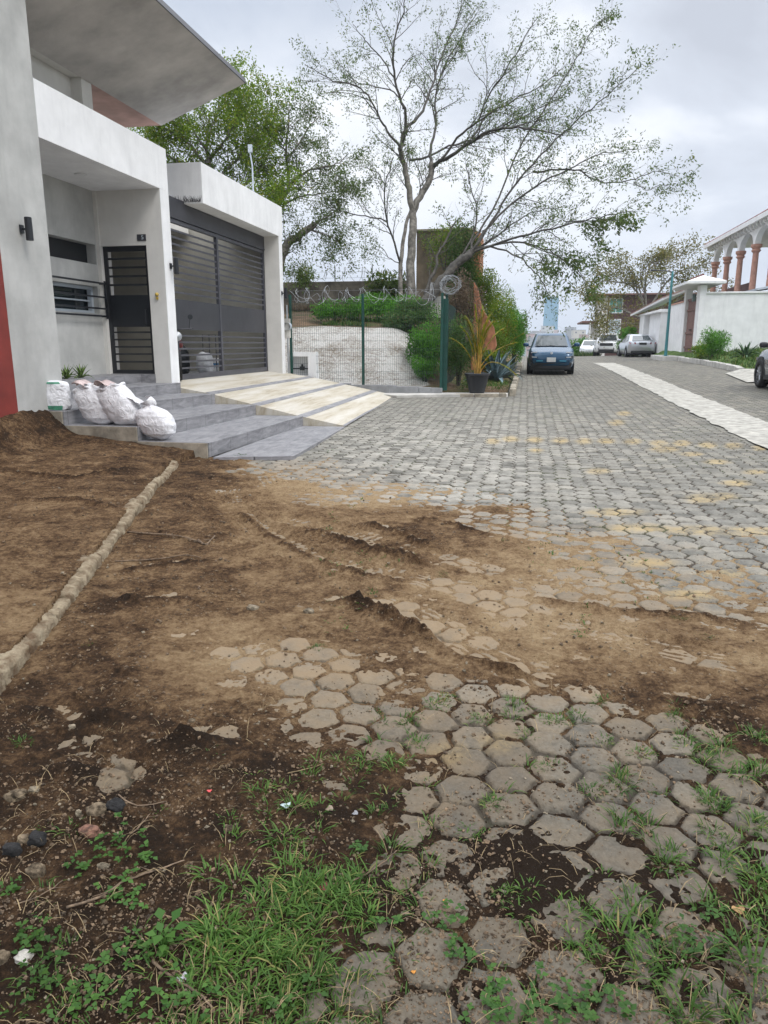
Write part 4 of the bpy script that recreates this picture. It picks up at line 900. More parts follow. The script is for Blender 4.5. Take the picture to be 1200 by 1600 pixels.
def mesh_panel(xa, xb, ya, yb, z0, z1):
    m = MB(); L = math.hypot(xb-xa, yb-ya); n = max(2, int(L/.058))
    for i in range(n+1):
        t = i/n; x = xa+(xb-xa)*t; y = ya+(yb-ya)*t
        m.box(x-.0022, x+.0022, y-.0022, y+.0022, z0 if callable(z0) is False else z0(x), z1)
    z = z1-.02
    while z > z1-2.1:
        for dz in ((0, .04) if abs(((z1-z)/.2) % 3) < .2 else (0,)):
            if abs(xb-xa) > abs(yb-ya): m.box(xa, xb, ya-.0075, ya-.0025, z-dz-.0025, z-dz+.0025)
            else: m.box(xa-.0075, xa-.0025, ya, yb, z-dz-.0025, z-dz+.0025)
        z -= .2
    return m
fpart(mesh_panel(-6.2, -4.30, 19.5, 19.5, .56, 2.66), 'mesh_panel', 'greywire')
fpart(mesh_panel(-4.23, -2.20, 19.5, 19.5, .48, 2.66), 'mesh_panel', 'greywire')
fpart(mesh_panel(-2.08, -2.08, 19.8, 25.5, .5, 2.6), 'mesh_panel', 'greywire')
fpart(MB().box(-2.11, -2.05, 25.5, 25.56, .4, 2.8), 'post', 'dark_green')
def coil(p0, p1, r, pitch, jit, seed, wr=.004, sq=1):
    q = random.Random(seed); p0 = Vector(p0); p1 = Vector(p1); L = (p1-p0).length; n = int(L/pitch*14); t_ = (p1-p0).normalized(); up = Vector((0, 0, 1)); b = t_.cross(up)
    pts = []; j = 0
    for i in range(n+1):
        s = i/n; a = 2*math.pi*i/14; j += q.uniform(-jit, jit); j *= .97
        pts.append(p0.lerp(p1, s)+t_*(math.sin(a*.5+seed)*pitch*.4+j*.5)+(up*math.cos(a)+b*math.sin(a)*sq)*(r*(1+.3*math.sin(s*17+seed)+j)))
    return MB().tube(pts, wr, 4)
m = coil((-6.2, 19.5, 2.82), (-2.3, 19.5, 2.80), .17, .26, .08, 5, .0045); m2 = coil((-6.2, 19.5, 2.80), (-2.3, 19.5, 2.82), .15, .34, .1, 8, .0035)
m.add(m2.v, m2.f); m.tube([(-6.2, 19.5, 2.94), (-2.1, 19.5, 2.93)], .003, 4).tube([(-6.2, 19.5, 2.70), (-2.1, 19.5, 2.70)], .003, 4)
o = tag(m.build('razor_wire', M['wire']), 'tangled razor wire stretched along the top of the green fence', 'razor wire')
m = MB(); q_ = random.Random(5)
for k in range(16):
    pts = []; ph = q_.uniform(0, 6); tl = q_.uniform(-.35, .35); rr_ = q_.uniform(.12, .30)
    for i in range(25):
        a = 2*math.pi*i/24; pts.append(Vector((rr_*math.cos(a)+q_.uniform(-.03, .03), tl*rr_*math.cos(a+ph)+q_.uniform(-.05, .05), .85*rr_*math.sin(a+.3*tl)+q_.uniform(-.03, .03))))
    m.tube(pts, .003, 4)
o = tag(m.build('razor_wire_roll', M['wire']), 'round bundle of rolled razor wire on top of the end fence post', 'razor wire'); o.location = (-1.98, 19.6, 3.05)
# back wall, tower block, orange wall
bw = tag(MB().box(-13.5, -4.9, 32.0, 32.25, 1.5, 4.2).build('boundary_wall', M['oldwall'], bevel=.02), 'old weathered boundary wall above the bank', 'wall')
m = MB()
for x_ in (-10.7, -8.25, -6.6): m.tube([(x_, 32.1, 4.15), (x_, 32.1, 4.85)], .03, 5)
for k, z_ in enumerate((4.35, 4.6)): m.tube([(-13, 32.1, z_), (-5.0, 32.1, z_)], .006, 4)
c_ = coil((-13, 32.1, 4.5), (-5.2, 32.1, 4.5), .27, .42, .03, 2, .010); m.add(c_.v, c_.f)
tag(m.build('razor_wire', M['wire']), 'razor wire coil on posts along the old boundary wall', 'razor wire')
tw = empty('concrete_tower', (-3.2, 29, 2.2), label='tall weathered concrete block with an orange edge behind the big tree', cat='building')
pA = P(651, 362, y=28.6); pB = P(741, 360, y=28.6)
MB().box(pA.x+3.2, pB.x+3.2, -.4, 1.8, -1.6, pA.z-2.2).build('wall', M['tower'], tw, bevel=.02)
MB().box(pA.x+3.15, pB.x+3.25, -.45, 1.85, pA.z-2.2, pA.z-2.12).build('coping', M['conc'], tw, bevel=.01)
MB().box(pB.x+3.2+.002, pB.x+3.2+.22, -.38, 1.8, -1.8, pA.z-2.25).build('edge_strip', M['orange'], tw)
MB().box(pB.x+3.2+.222, pB.x+3.2+.235, -.35, 1.78, -1.8, pA.z-2.3).build('edge_face', M['orange'], tw)
pts_ = [P(u, v, y=26.0) for u, v in ((740, 440), (747, 452), (752, 478), (763, 498), (772, 512), (776, 540), (769, 556), (759, 548), (757, 600), (737, 602), (735, 545), (740, 500))]
tag(MB().prism(pts_, (0, .35, 0)).build('orange_wall', M['orange'], bevel=.03), 'broken stub of orange rendered wall among the vines', 'wall')
pts_ = [P(u, v, y=25.2) for u, v in ((660, 495), (668, 475), (680, 464), (694, 462), (694, 500))]
tag(MB().prism(pts_, (0, .5, 0)).build('concrete_slab', M['wconc'], bevel=.02), 'pale slanted concrete slab under the dark leaning tree', 'slab')
# ============================================================ LEAVES
def quads_leaf(C, D, Nn, L, W, name, mt, parent=None, fold=.25, seg=1):
    """C base points, D direction, Nn normal-ish, L length, W width arrays -> rhombic folded leaves (2 quads or 1)"""
    C = np.asarray(C, float); D = np.asarray(D, float); Nn = np.asarray(Nn, float)
    D /= np.linalg.norm(D, axis=1, keepdims=True)+1e-9
    S = np.cross(D, Nn); S /= np.linalg.norm(S, axis=1, keepdims=True)+1e-9; U = np.cross(S, D)
    L = np.broadcast_to(L, (len(C),))[:, None]; W = np.broadcast_to(W, (len(C),))[:, None]
    p0 = C; p1 = C+D*L*.45+S*W*.5+U*W*fold; p2 = C+D*L-U*L*.12; p3 = C+D*L*.45-S*W*.5+U*W*fold
    V = np.stack([p0, p1, p2, p3], 1).reshape(-1, 3); F = np.arange(len(V)).reshape(-1, 4)
    return npmesh(name, V, F, mt, parent)
def rdirs(n, up=.2):
    v = rng.normal(size=(n, 3)); v[:, 2] += up; return v/np.linalg.norm(v, axis=1, keepdims=True)
def clumps(center, rad, n, seed, nc=26, shell=.75):
    """points spread through an uneven crown made of many small clumps"""
    q = np.random.default_rng(seed); c = q.normal(size=(nc, 3)); c /= np.linalg.norm(c, axis=1, keepdims=True); c *= (q.random((nc, 1))**.45)*.85
    cr_ = q.uniform(.22, .48, nc); k = q.integers(0, nc, n); o_ = q.normal(size=(n, 3)); o_ /= np.linalg.norm(o_, axis=1, keepdims=True); o_ *= (q.random((n, 1))**.33)
    p = c[k]+o_*cr_[k][:, None]; return np.array(center)+p*np.array(rad), o_
def bush(name, loc, rad, n, leaf, mt, label, cat, group=None, seed=0, nc=26, stem=True, lw=.5, parent=None):
    o = empty(name, (loc[0], loc[1], loc[2]), label=label, cat=cat, group=group)
    Pp, O_ = clumps((0, 0, rad[2]), rad, n, seed, nc); d_ = O_+rdirs(n, .3)*.9
    Pp[:, 2] = np.maximum(Pp[:, 2], .01)
    quads_leaf(Pp, d_, rdirs(n, 1.5), rng.uniform(.6, 1.2, n)*leaf, rng.uniform(.6, 1.1, n)*leaf*lw, 'foliage', M[mt], o)
    if stem:
        m = MB(); q = random.Random(seed)
        for k in range(7):
            a = q.uniform(0, 6.28); e_ = Vector((math.cos(a)*rad[0]*q.uniform(.2, .8), math.sin(a)*rad[1]*q.uniform(.2, .8), rad[2]*q.uniform(1.0, 1.7)))
            m.tube([(e_.x*.1, e_.y*.1, -.05), e_*.5+Vector((0, 0, .1)), e_], [.02*rad[2]+.008, .012*rad[2]+.004, .004], 5)
        m.build('stem', M['barkd'], o)
    return o
# ============================================================ TREES
def grow(m, pts, r0, r1, q, lvl, spawn, leaves, maxlvl, outv, par):
    """pts: polyline (Vectors); spawn finer branches along it"""
    n = len(pts); rad = [r0+(r1-r0)*(i/(n-1))**.8 for i in range(n)]
    m.tube(pts, rad, 7 if r0 > .05 else (5 if r0 > .012 else 3), cap=False)
    acc = 0; total = sum((b-a).length for a, b in zip(pts[:-1], pts[1:])); nxt = total*par['start'][min(lvl, 2)]
    s0 = 0
    for i in range(n-1):
        a, b = pts[i], pts[i+1]; L = (b-a).length; t_ = (b-a).normalized()
        while nxt < s0+L:
            f = (nxt-s0)/L; p = a.lerp(b, f); frac = nxt/total
            if lvl < maxlvl:
                side = Vector((q.gauss(0, 1), q.gauss(0, 1), q.gauss(0, 1))); side = (side-t_*side.dot(t_)).normalized()
                d_ = (t_*q.uniform(.5, 1.0)+side*q.uniform(.55, 1.0)+outv*par['out']+Vector((0, 0, par['up']))).normalized()
                ln = par['len'][lvl]*q.uniform(.55, 1.25)*(1.1-.45*frac); k = 5; pp = [p]; dd = d_.copy()
                for j in range(k):
                    dd = (dd+Vector((q.gauss(0, .16), q.gauss(0, .16), q.gauss(0, .13)+par['droop']*(j/k)))).normalized(); pp.append(pp[-1]+dd*ln/k)
                rr = (r0+(r1-r0)*frac**.8)*.55; rr = min(rr, par['rmax'][lvl])
                grow(m, pp, rr, rr*.3, q, lvl+1, spawn, leaves, maxlvl, outv, par)
            nxt += par['gap'][min(lvl, 2)]*q.uniform(.6, 1.4)
        s0 += L
    if lvl >= maxlvl:
        for i in range(1, n):
            if q.random() < par['leafp']: leaves.append((pts[i], (pts[i]-pts[i-1]).normalized()))
def spline(pts, k=4):
    out = []; n = len(pts)
    for i in range(n-1):
        p0 = pts[max(i-1, 0)]; p1 = pts[i]; p2 = pts[i+1]; p3 = pts[min(i+2, n-1)]
        for j in range(k):
            t = j/k; out.append(.5*((2*p1)+(p2-p0)*t+(2*p0-5*p1+4*p2-p3)*t*t+(3*p1-p0-3*p2+p3)*t**3))
    out.append(pts[-1]); return out
def tree(name, base_, limbs, par, bark, leaf, label, seed, leafn=9, leafsz=.10, lw=.32, spread=.16, maxlvl=2, tr=None):
    q = random.Random(seed); root = empty(name, base_, label=label, cat='tree'); B = Vector(base_); leaves = []
    cen = sum((Vector(l[0][-1]) for l in limbs), Vector())/len(limbs)
    trunk = MB(); br = MB()
    for pts, r0, r1, lead in limbs:
        pts = [Vector(p)-B for p in pts]; pts = spline(pts)
        # a little crookedness
        for i in range(1, len(pts)-1): pts[i] = pts[i]+Vector((q.gauss(0, .02), q.gauss(0, .03), q.gauss(0, .02)))
        if lead: 
            n = len(pts); trunk.tube(pts, [r0+(r1-r0)*i/(n-1) for i in range(n)], 10, cap=False)
            if lead == 2: continue
        ov = (pts[-1]-pts[0]).normalized()
        tmp = MB() if lead else br
        grow(tmp, pts, r0, r1, q, 0, 1, leaves, maxlvl, ov, par)
        if lead:
            br.add(tmp.v, tmp.f)
    trunk.build('trunk', M[bark], root, smooth=True); br.build('branches', M[par.get('brbark', bark)], root, smooth=True)
    if leaves:
        n = len(leaves)*leafn; C = np.repeat(np.array([tuple(l[0]) for l in leaves]), leafn, 0); D0 = np.repeat(np.array([tuple(l[1]) for l in leaves]), leafn, 0)
        C = C+rng.normal(size=C.shape)*spread*.5; D_ = D0*.5+rdirs(n, -.1)*.9
        quads_leaf(C, D_, rdirs(n, 1.2), rng.uniform(.6, 1.25, n)*leafsz, rng.uniform(.7, 1.2, n)*leafsz*lw, 'foliage', M[leaf], root)
    return root, len(leaves)
def L(Z0, Z1, pts, r0, r1, lead=0):
    n = len(pts); return ([PZ(u, v, Z0+(Z1-Z0)*i/(n-1)) for i, (u, v) in enumerate(pts)], r0, r1, lead)
Zt = 26.5
limbs = [
 L(Zt, Zt, [(643, 482), (641, 440), (643, 400), (645, 360), (645, 330)], .17, .13, 2),
 L(Zt, Zt-1, [(645, 332), (640, 295), (632, 262), (627, 240), (630, 214), (635, 200)], .11, .07, 1),
 L(Zt-1, Zt-2.5, [(635, 200), (631, 170), (618, 125), (615, 69), (627, 27), (634, -10)], .06, .015),
 L(Zt-1, Zt+1.5, [(635, 200), (660, 173), (676, 132), (690, 85), (712, 40), (722, -5)], .06, .012),
 L(Zt-1, Zt-2, [(627, 236), (610, 210), (594, 187), (575, 150), (550, 132), (522, 124), (495, 112), (476, 100)], .05, .010),
 L(Zt, Zt+2, [(630, 170), (616, 143), (585, 135), (561, 129), (540, 118)], .035, .008),
 L(Zt, Zt-2, [(618, 125), (600, 95), (575, 68), (560, 50), (552, 38)], .03, .008),
 L(Zt, Zt, [(646, 330), (660, 302), (672, 278), (674, 256)], .12, .10, 1),
 L(Zt, Zt+2, [(674, 256), (673, 235), (682, 192), (680, 160), (690, 110), (720, 60), (745, 20)], .065, .012),
 L(Zt, Zt-3, [(676, 260), (704, 242), (737, 222), (767, 203), (810, 200), (850, 206), (880, 212)], .08, .014),
 L(Zt, Zt+2, [(640, 250), (665, 246), (700, 230), (735, 218), (790, 200), (840, 170), (880, 150)], .05, .012),
 L(Zt-1, Zt-3, [(690, 248), (715, 215), (745, 190), (760, 155), (790, 110), (820, 60), (838, 30)], .05, .010),
 L(Zt, Zt+1, [(737, 222), (760, 180), (800, 160), (850, 130), (885, 100)], .045, .010),
 L(Zt, Zt, [(626, 478), (625, 412), (634, 360), (642, 328)], .085, .05, 2),
 L(Zt, Zt-1.5, [(626, 412), (612, 370), (602, 335), (602, 290), (615, 245)], .045, .015),
 L(Zt, Zt-1.5, [(606, 345), (580, 340), (550, 334), (520, 325), (500, 318)], .03, .008),
 L(Zt, Zt+1, [(602, 290), (590, 270), (570, 262), (552, 260)], .025, .007),
 L(Zt, Zt-1, [(625, 412), (608, 402), (595, 385), (588, 400)], .02, .006),
]
parA = dict(start=[.22, .2, .2], gap=[.27, .21, .15], len=[1.9, .75, .3], up=.16, out=.35, droop=-.03, rmax=[.022, .010, .005], leafp=.36, brbark='barkd')
tree('spreading_tree', PZ(641, 484, Zt), limbs, parA, 'bark', 'leafA', 'tall pale trunked tree with a wide airy crown above the bank', 3, leafn=6, leafsz=.10, lw=.38)
limbs = [
 L(24, 24, [(652, 492), (668, 470), (690, 440), (715, 412), (737, 393)], .22, .11, 2),
 L(24, 24.5, [(664, 478), (668, 450), (680, 420), (686, 395), (700, 370), (712, 345)], .07, .02, 1),
 L(24, 25.5, [(735, 395), (742, 372), (767, 333), (817, 223), (860, 157), (900, 93), (927, 45), (960, 20)], .046, .010),
 L(24, 22.5, [(737, 393), (770, 345), (800, 293), (835, 255), (860, 227), (900, 190), (933, 163), (967, 133), (1004, 100)], .046, .010),
 L(24, 25.5, [(740, 390), (767, 350), (833, 293), (887, 267), (925, 245), (960, 238), (995, 233)], .046, .009),
 L(24.5, 23, [(833, 268), (870, 266), (905, 268), (933, 282), (980, 284), (1000, 276), (1030, 268), (1062, 275)], .035, .007),
 L(23.2, 23, [(990, 284), (1010, 296), (1035, 290), (1066, 299)], .015, .005),
 L(24, 22, [(740, 393), (800, 373), (850, 360), (900, 347), (950, 337), (988, 330)], .046, .010),
 L(24, 25, [(737, 393), (760, 385), (810, 378), (850, 388), (880, 405), (905, 425), (918, 452)], .046, .009),
 L(24, 22, [(760, 385), (800, 395), (830, 420), (850, 445), (862, 470)], .035, .008),
 L(24, 25.5, [(712, 412), (735, 378), (745, 330), (735, 290), (728, 255)], .045, .012),
 L(24, 26, [(690, 440), (720, 400), (760, 380), (800, 350), (840, 330), (890, 322)], .05, .010),
]
parB = dict(parA, len=[1.45, .65, .3], start=[.3, .15, .2], up=.10, droop=-.06, leafp=.36)
tree('leaning_tree', PZ(652, 494, 24), limbs, parB, 'barkd', 'leafA', 'dark leaning tree whose long branches reach over the street', 8, leafn=6, leafsz=.11, lw=.38)
# heavier drooping foliage of the lowest boughs
limbs = [L(24.5, 23, [(820, 380), (850, 392), (885, 410), (910, 435), (925, 450)], .02, .006), L(24.5, 23, [(880, 345), (920, 345), (950, 342), (975, 345)], .02, .006),
         L(24, 23, [(840, 395), (860, 420), (850, 440)], .015, .005), L(24, 23, [(870, 400), (900, 395), (940, 400)], .015, .005)]
tree('leafy_bough', PZ(820, 380, 24.5), limbs, dict(parA, gap=[.3, .2, .14], len=[.8, .36, .2], up=-.1, droop=-.1, leafp=.6), 'barkd', 'leafA', 'darker leafy boughs hanging above the blue car', 12, leafn=7, leafsz=.15, lw=.4)
Zl = 27
limbs = [
 L(Zl, Zl, [(432, 470), (436, 420), (447, 385), (470, 366), (492, 350)], .20, .11, 1),
 L(Zl, Zl-1, [(436, 415), (430, 370), (436, 330), (450, 290), (447, 240), (450, 200), (452, 165)], .10, .015, 1),
 L(Zl, Zl+1.5, [(470, 366), (500, 345), (525, 330), (535, 318)], .06, .010),
 L(Zl, Zl-1.5, [(450, 290), (475, 270), (500, 262), (525, 258), (545, 240)], .06, .010),
 L(Zl, Zl+1, [(436, 330), (460, 310), (490, 305), (520, 300), (545, 300)], .05, .010),
 L(Zl, Zl+1, [(447, 250), (470, 220), (490, 190), (505, 185)], .05, .010),
 L(Zl, Zl+1, [(480, 358), (505, 365), (525, 375), (530, 390)], .03, .008),
 L(Zl, Zl-1, [(436, 415), (445, 430), (450, 445)], .02, .008),
 L(Zl, Zl-1, [(447, 240), (430, 210), (418, 180), (425, 160)], .04, .010),
]
parC = dict(start=[.2, .15, .2], gap=[.30, .21, .15], len=[1.7, .7, .3], up=.05, out=.2, droop=-.02, rmax=[.02, .009, .005], leafp=.6)
tree('leafy_tree', PZ(432, 474, Zl), limbs, parC, 'bark', 'leafA', 'green tree rising behind the right end of the garage', 21, leafn=10, leafsz=.115, lw=.42, spread=.25)
Zl = 25
limbs = [
 L(Zl, Zl, [(350, 470), (345, 380), (330, 300), (325, 250)], .18, .10, 1),
 L(Zl, Zl-1, [(328, 270), (300, 230), (270, 205), (240, 200)], .07, .012), L(Zl, Zl+1, [(330, 290), (290, 260), (255, 240), (235, 235)], .06, .012),
 L(Zl, Zl+1, [(325, 250), (325, 215), (338, 180), (342, 150), (335, 130)], .07, .010), L(Zl, Zl-1, [(326, 250), (350, 222), (370, 192), (385, 170), (390, 150)], .06, .010),
 L(Zl, Zl+1, [(340, 340), (370, 300), (400, 270), (420, 240), (425, 215)], .07, .012), L(Zl, Zl-1, [(345, 380), (385, 345), (420, 325), (440, 320)], .05, .010),
 L(Zl, Zl+1.5, [(330, 290), (360, 260), (390, 235), (400, 200), (402, 170)], .05, .010), L(Zl, Zl-1, [(326, 240), (300, 200), (285, 170)], .05, .010),
]
tree('yellow_green_tree', PZ(350, 474, Zl), limbs, dict(parC, leafp=.7, gap=[.26, .19, .14]), 'bark', 'leafB', 'dense yellow green tree behind the house and under the roof slab', 31, leafn=15, leafsz=.115, lw=.45, spread=.3)
Zr_ = 60
limbs = [
 L(Zr_, Zr_, [(1016, 548), (1013, 515), (1010, 490)], .22, .16, 1), L(Zr_, Zr_+2, [(1010, 490), (1000, 465), (985, 445), (955, 440), (930, 440)], .10, .03), L(Zr_, Zr_-2, [(1010, 490), (1008, 450), (1015, 420), (1040, 405), (1065, 400)], .10, .03),
 L(Zr_, Zr_+1, [(1012, 485), (1035, 450), (1060, 425), (1095, 415), (1120, 408)], .10, .03), L(Zr_, Zr_-2, [(1010, 500), (985, 490), (960, 480), (935, 485), (925, 470)], .09, .02), L(Zr_, Zr_, [(1012, 500), (1035, 480), (1060, 470), (1085, 450), (1110, 440)], .08, .02),
 L(Zr_, Zr_+2, [(1005, 470), (990, 430), (975, 418), (960, 425)], .07, .02), L(Zr_, Zr_-1, [(1010, 460), (1000, 430), (1020, 410)], .07, .02), L(Zr_, Zr_-2, [(1010, 505), (980, 505), (955, 510), (945, 500)], .06, .02), L(Zr_, Zr_-1, [(1012, 495), (1030, 478), (1045, 490)], .05, .02)]
parD = dict(start=[.25, .15, .2], gap=[.55, .34, .3], len=[2.6, 1.1, .6], up=.03, out=.3, droop=-.02, rmax=[.04, .02, .01], leafp=.75)
tree('umbrella_tree', PZ(1016, 550, Zr_), limbs, parD, 'bark', 'leafE', 'flat topped olive tree in front of the brown building', 41, leafn=7, leafsz=.22, lw=.5, spread=.5)
# ============================================================ CARS
def paint(name, c, metal=.3, rough=.25): return mat(name, c, rough, metal=metal, var=.02, coat=.8)
M['blue'] = paint('blue_paint', (.003, .058, .13), .2); M['silver'] = paint('silver_paint', (.48, .50, .53), .6, .3); M['carwhite'] = paint('white_paint', (.72, .73, .74), 0)
M['grey'] = paint('grey_paint', (.13, .15, .17), .5); M['carred'] = paint('dark_red_paint', (.2, .02, .03), .2)
M['cglass'] = mat('car_glass', (.055, .07, .075), .04, var=.05, spec=1.0); M['trim'] = mat('black_trim', (.014, .015, .017), .55)
M['lampw'] = mat('clear_lamp', (.6, .62, .65), .1, spec=1.0); M['lampr'] = mat('red_lamp', (.22, .01, .015), .15, spec=.8); M['plate'] = mat('licence_plate', (.62, .63, .62), .5); M['paper'] = mat('paper', (.75, .78, .78), .7)
def smooth_poly(pts, k=3): return [tuple(p) for p in spline([Vector((a, b, 0)) for a, b in pts], k)]
def car(label, loc, rz, pm, L_, W_, H_, hood, wind, roof0, roof1, rear, belt, nose, tail, group='cars parked along the street', wr=.33, name='parked_car', sill=.22, front=True):
    """front at y=0 facing -y; hood: height at the windscreen base; wind/roof0/roof1/rear: y stations of the glasshouse"""
    o = empty(name, loc, rz, label, 'car', group); hw = W_/2
    # lower body: side profile top line
    top = [(0, nose*.80), (.06, nose*.93), (.25, nose), (wind*.6, hood-.03), (wind, hood), (rear, belt), (L_-.12, tail), (L_-.02, tail*.93), (L_, tail*.75)]
    ty = [a for a, b in top]; tz = [b for a, b in top]
    st = [0, .03, .09, .2, .4, .7] + list(np.linspace(1.0, L_-1.0, 9)) + [L_-.7, L_-.4, L_-.2, L_-.09, L_-.03, L_]
    V = []; nr = 0
    for y in st:
        e_ = min(y, L_-y); wf = 1-.22*(1-min(1, e_/.55))**2.2; zt = float(np.interp(y, ty, tz)); zb = sill+.12*(1-min(1, e_/.35))**1.5; w_ = hw*wf
        ring = [(0, zb), (w_*.80, zb), (w_*.95, zb+.04), (w_*.985, zb+.16), (w_, zb+(zt-zb)*.45), (w_*.985, zb+(zt-zb)*.68), (w_*.965, zt-.10), (w_*.93, zt-.035), (w_*.84, zt), (w_*.45, zt+.025), (0, zt+.032)]
        full = [(x, z) for x, z in ring]+[(-x, z) for x, z in reversed(ring[1:-1])]; nr = len(full)
        V += [(x, y, z) for x, z in full]
    F = [(i*nr+j, i*nr+(j+1) % nr, (i+1)*nr+(j+1) % nr, (i+1)*nr+j) for i in range(len(st)-1) for j in range(nr)]
    F += [tuple(range(nr-1, -1, -1)), tuple(range((len(st)-1)*nr, len(st)*nr))]
    body = MB().add(V, F).build('body', M[pm], o, smooth=True)
    # glasshouse
    def gh(y, z, w): return y, z, w
    wb, wt = hw*.90, hw*.70
    zt = H_; bz = lambda y: float(np.interp(y, ty, tz))-.02
    base4 = [(wind, bz(wind), wb), (rear, bz(rear), wb*.98)]; ym = (roof0+roof1)/2
    lay = []
    for t in (0, .12, .5, .86, .95, 1.0):
        yf = wind+(roof0-wind)*t; yr = rear+(roof1-rear)*t; w_ = wb+(wt-wb)*t - (.05 if t == 1 else 0); z0 = bz(wind)+(zt-.05-bz(wind))*t; z1 = bz(rear)+(zt-.07-bz(rear))*t
        if t == 1: yf += .06; yr -= .06; z0 += .045; z1 += .045
        ring = []
        for s in (1, -1):
            pass
        pts = [(-w_*.86, yf, z0), (-w_*.5, yf-.05*(1-t*.5), z0), (0, yf-.07*(1-t*.5), z0), (w_*.5, yf-.05*(1-t*.5), z0), (w_*.86, yf, z0), (w_, yf+.12, z0)]
        for k in (.25, .5, .75): pts.append((w_+.012*(1-abs(k-.5)), yf+(yr-yf)*k, z0+(z1-z0)*k+(.03 if t > .9 else 0)))
        pts += [(w_, yr-.12, z1), (w_*.86, yr, z1), (0, yr+.05, z1), (-w_*.86, yr, z1), (-w_, yr-.12, z1)]
        for k in (.75, .5, .25): pts.append((-w_-.012*(1-abs(k-.5)), yf+(yr-yf)*k, z0+(z1-z0)*k+(.03 if t > .9 else 0)))
        pts.append((-w_, yf+.12, z0)); lay.append(pts)
    k = len(lay[0]); V = [p for r_ in lay for p in r_]; F = [(i*k+j, i*k+(j+1) % k, (i+1)*k+(j+1) % k, (i+1)*k+j) for i in range(len(lay)-1) for j in range(k)]; F.append(tuple(range((len(lay)-1)*k, len(lay)*k)))
    MB().add(V, F).build('roof', M[pm], o, smooth=True)
    A, B_ = lay[0], lay[4]
    def pane(idx, off, name, ins=.06):
        bot = [Vector(A[i]) for i in idx]; tp = [Vector(B_[i]) for i in idx]; m = MB(); off = Vector(off)
        def at_(s, t):
            f = s*(len(idx)-1); i = min(int(f), len(idx)-2); a = bot[i].lerp(bot[i+1], f-i); b = tp[i].lerp(tp[i+1], f-i)
            # follow the curved side of the glasshouse
            return a.lerp(b, t)+off
        n = 8; V = [at_(ins+(1-2*ins)*i/n, .10 if j == 0 else (.5 if j == 1 else .90)) for j in range(3) for i in range(n+1)]
        m.add(V, [(j*(n+1)+i, j*(n+1)+i+1, (j+1)*(n+1)+i+1, (j+1)*(n+1)+i) for j in range(2) for i in range(n)]); return m.build(name, M['cglass'], o, smooth=True)
    pane([0, 1, 2, 3, 4], (0, -.035, .03), 'windscreen', .03); pane([10, 11, 12], (0, .035, .03), 'rear_window', .06)
    pane([5, 6, 7], (.02, 0, 0), 'side_window'); pane([7, 8, 9], (.02, 0, 0), 'side_window'); pane([13, 14, 15], (-.02, 0, 0), 'side_window'); pane([15, 16, 17], (-.02, 0, 0), 'side_window')
    # wheels
    for y_ in (.82, L_-.85):
        for s in (-1, 1):
            x_ = s*(hw-.09); MR = Matrix.Rotation(math.pi/2, 4, 'Y')
            wh = MB().lathe([(wr*.62, -.11), (wr*.93, -.115), (wr, -.08), (wr, .08), (wr*.93, .115), (wr*.62, .11), (wr*.62, -.11)], (x_, y_, wr), 28, M=MR).build('wheel', M['tyre'], o, smooth=True)
            m = MB().lathe([(wr*.55, -.06), (wr*.63, -.06), (wr*.65, .095*1), (wr*.60, .085), (wr*.57, .03)], (x_, y_, wr), 28, M=MR if s > 0 else Matrix.Rotation(-math.pi/2, 4, 'Y'))
            for k_ in range(5):
                for dd in (-.10, .10):
                    a = 2*math.pi*k_/5+dd; c_ = Vector((x_+s*.075, y_, wr)); a2 = 2*math.pi*k_/5+dd*2.4
                    m.tube([c_, c_+Vector((s*.012, math.cos(a2)*wr*.6, math.sin(a2)*wr*.6))], [.022, .016], 5)
            m.lathe([(0, .10), (.05, .10), (.06, .05)], (x_, y_, wr), 12, M=MR if s > 0 else Matrix.Rotation(-math.pi/2, 4, 'Y'))
            m.build('rim', M['rim'], wh)
            MB().lathe([(0, .0), (wr*.6, .0)], (x_+s*.02, y_, wr), 20, M=MR).build('brake_disc', M['trim'], wh)
            # arch
            m = MB(); V = []; n = 16
            for i in range(n+1):
                a = math.pi*(-.06+1.12*i/n)
                for r_ in (wr*.6, wr*1.13, wr*1.22): V.append((s*(hw*(.985 if r_ > wr*1.15 else .99)+ .012), y_+math.cos(a)*r_, wr+math.sin(a)*r_))
            m.add(V, [(i*3+j, i*3+j+1, (i+1)*3+j+1, (i+1)*3+j) for i in range(n) for j in range(2)]); m.build('wheel_arch', M['trim'], o)
    for s in (-1, 1):
        V_, F_ = rock_mesh(s*(hw+.10), wind+.22, hood+.10, .11, .07, .075, 1.0, 4, .02); mi = MB().add(V_, F_).build('mirror', M[pm] if pm != 'grey' else M['trim'], o, smooth=True)
        MB().tube([(s*(hw*.9), wind+.22, hood+.02), (s*(hw+.05), wind+.22, hood+.06)], .02, 6).build('mirror_arm', M['trim'], mi)
    MB().box(-hw*.9, hw*.9, .35, L_-.35, sill-.06, sill+.03).build('underbody', M['trim'], o)
    return o, body
def add(o, name, mt, m, **k): return m.build(name, M[mt], o, **k)
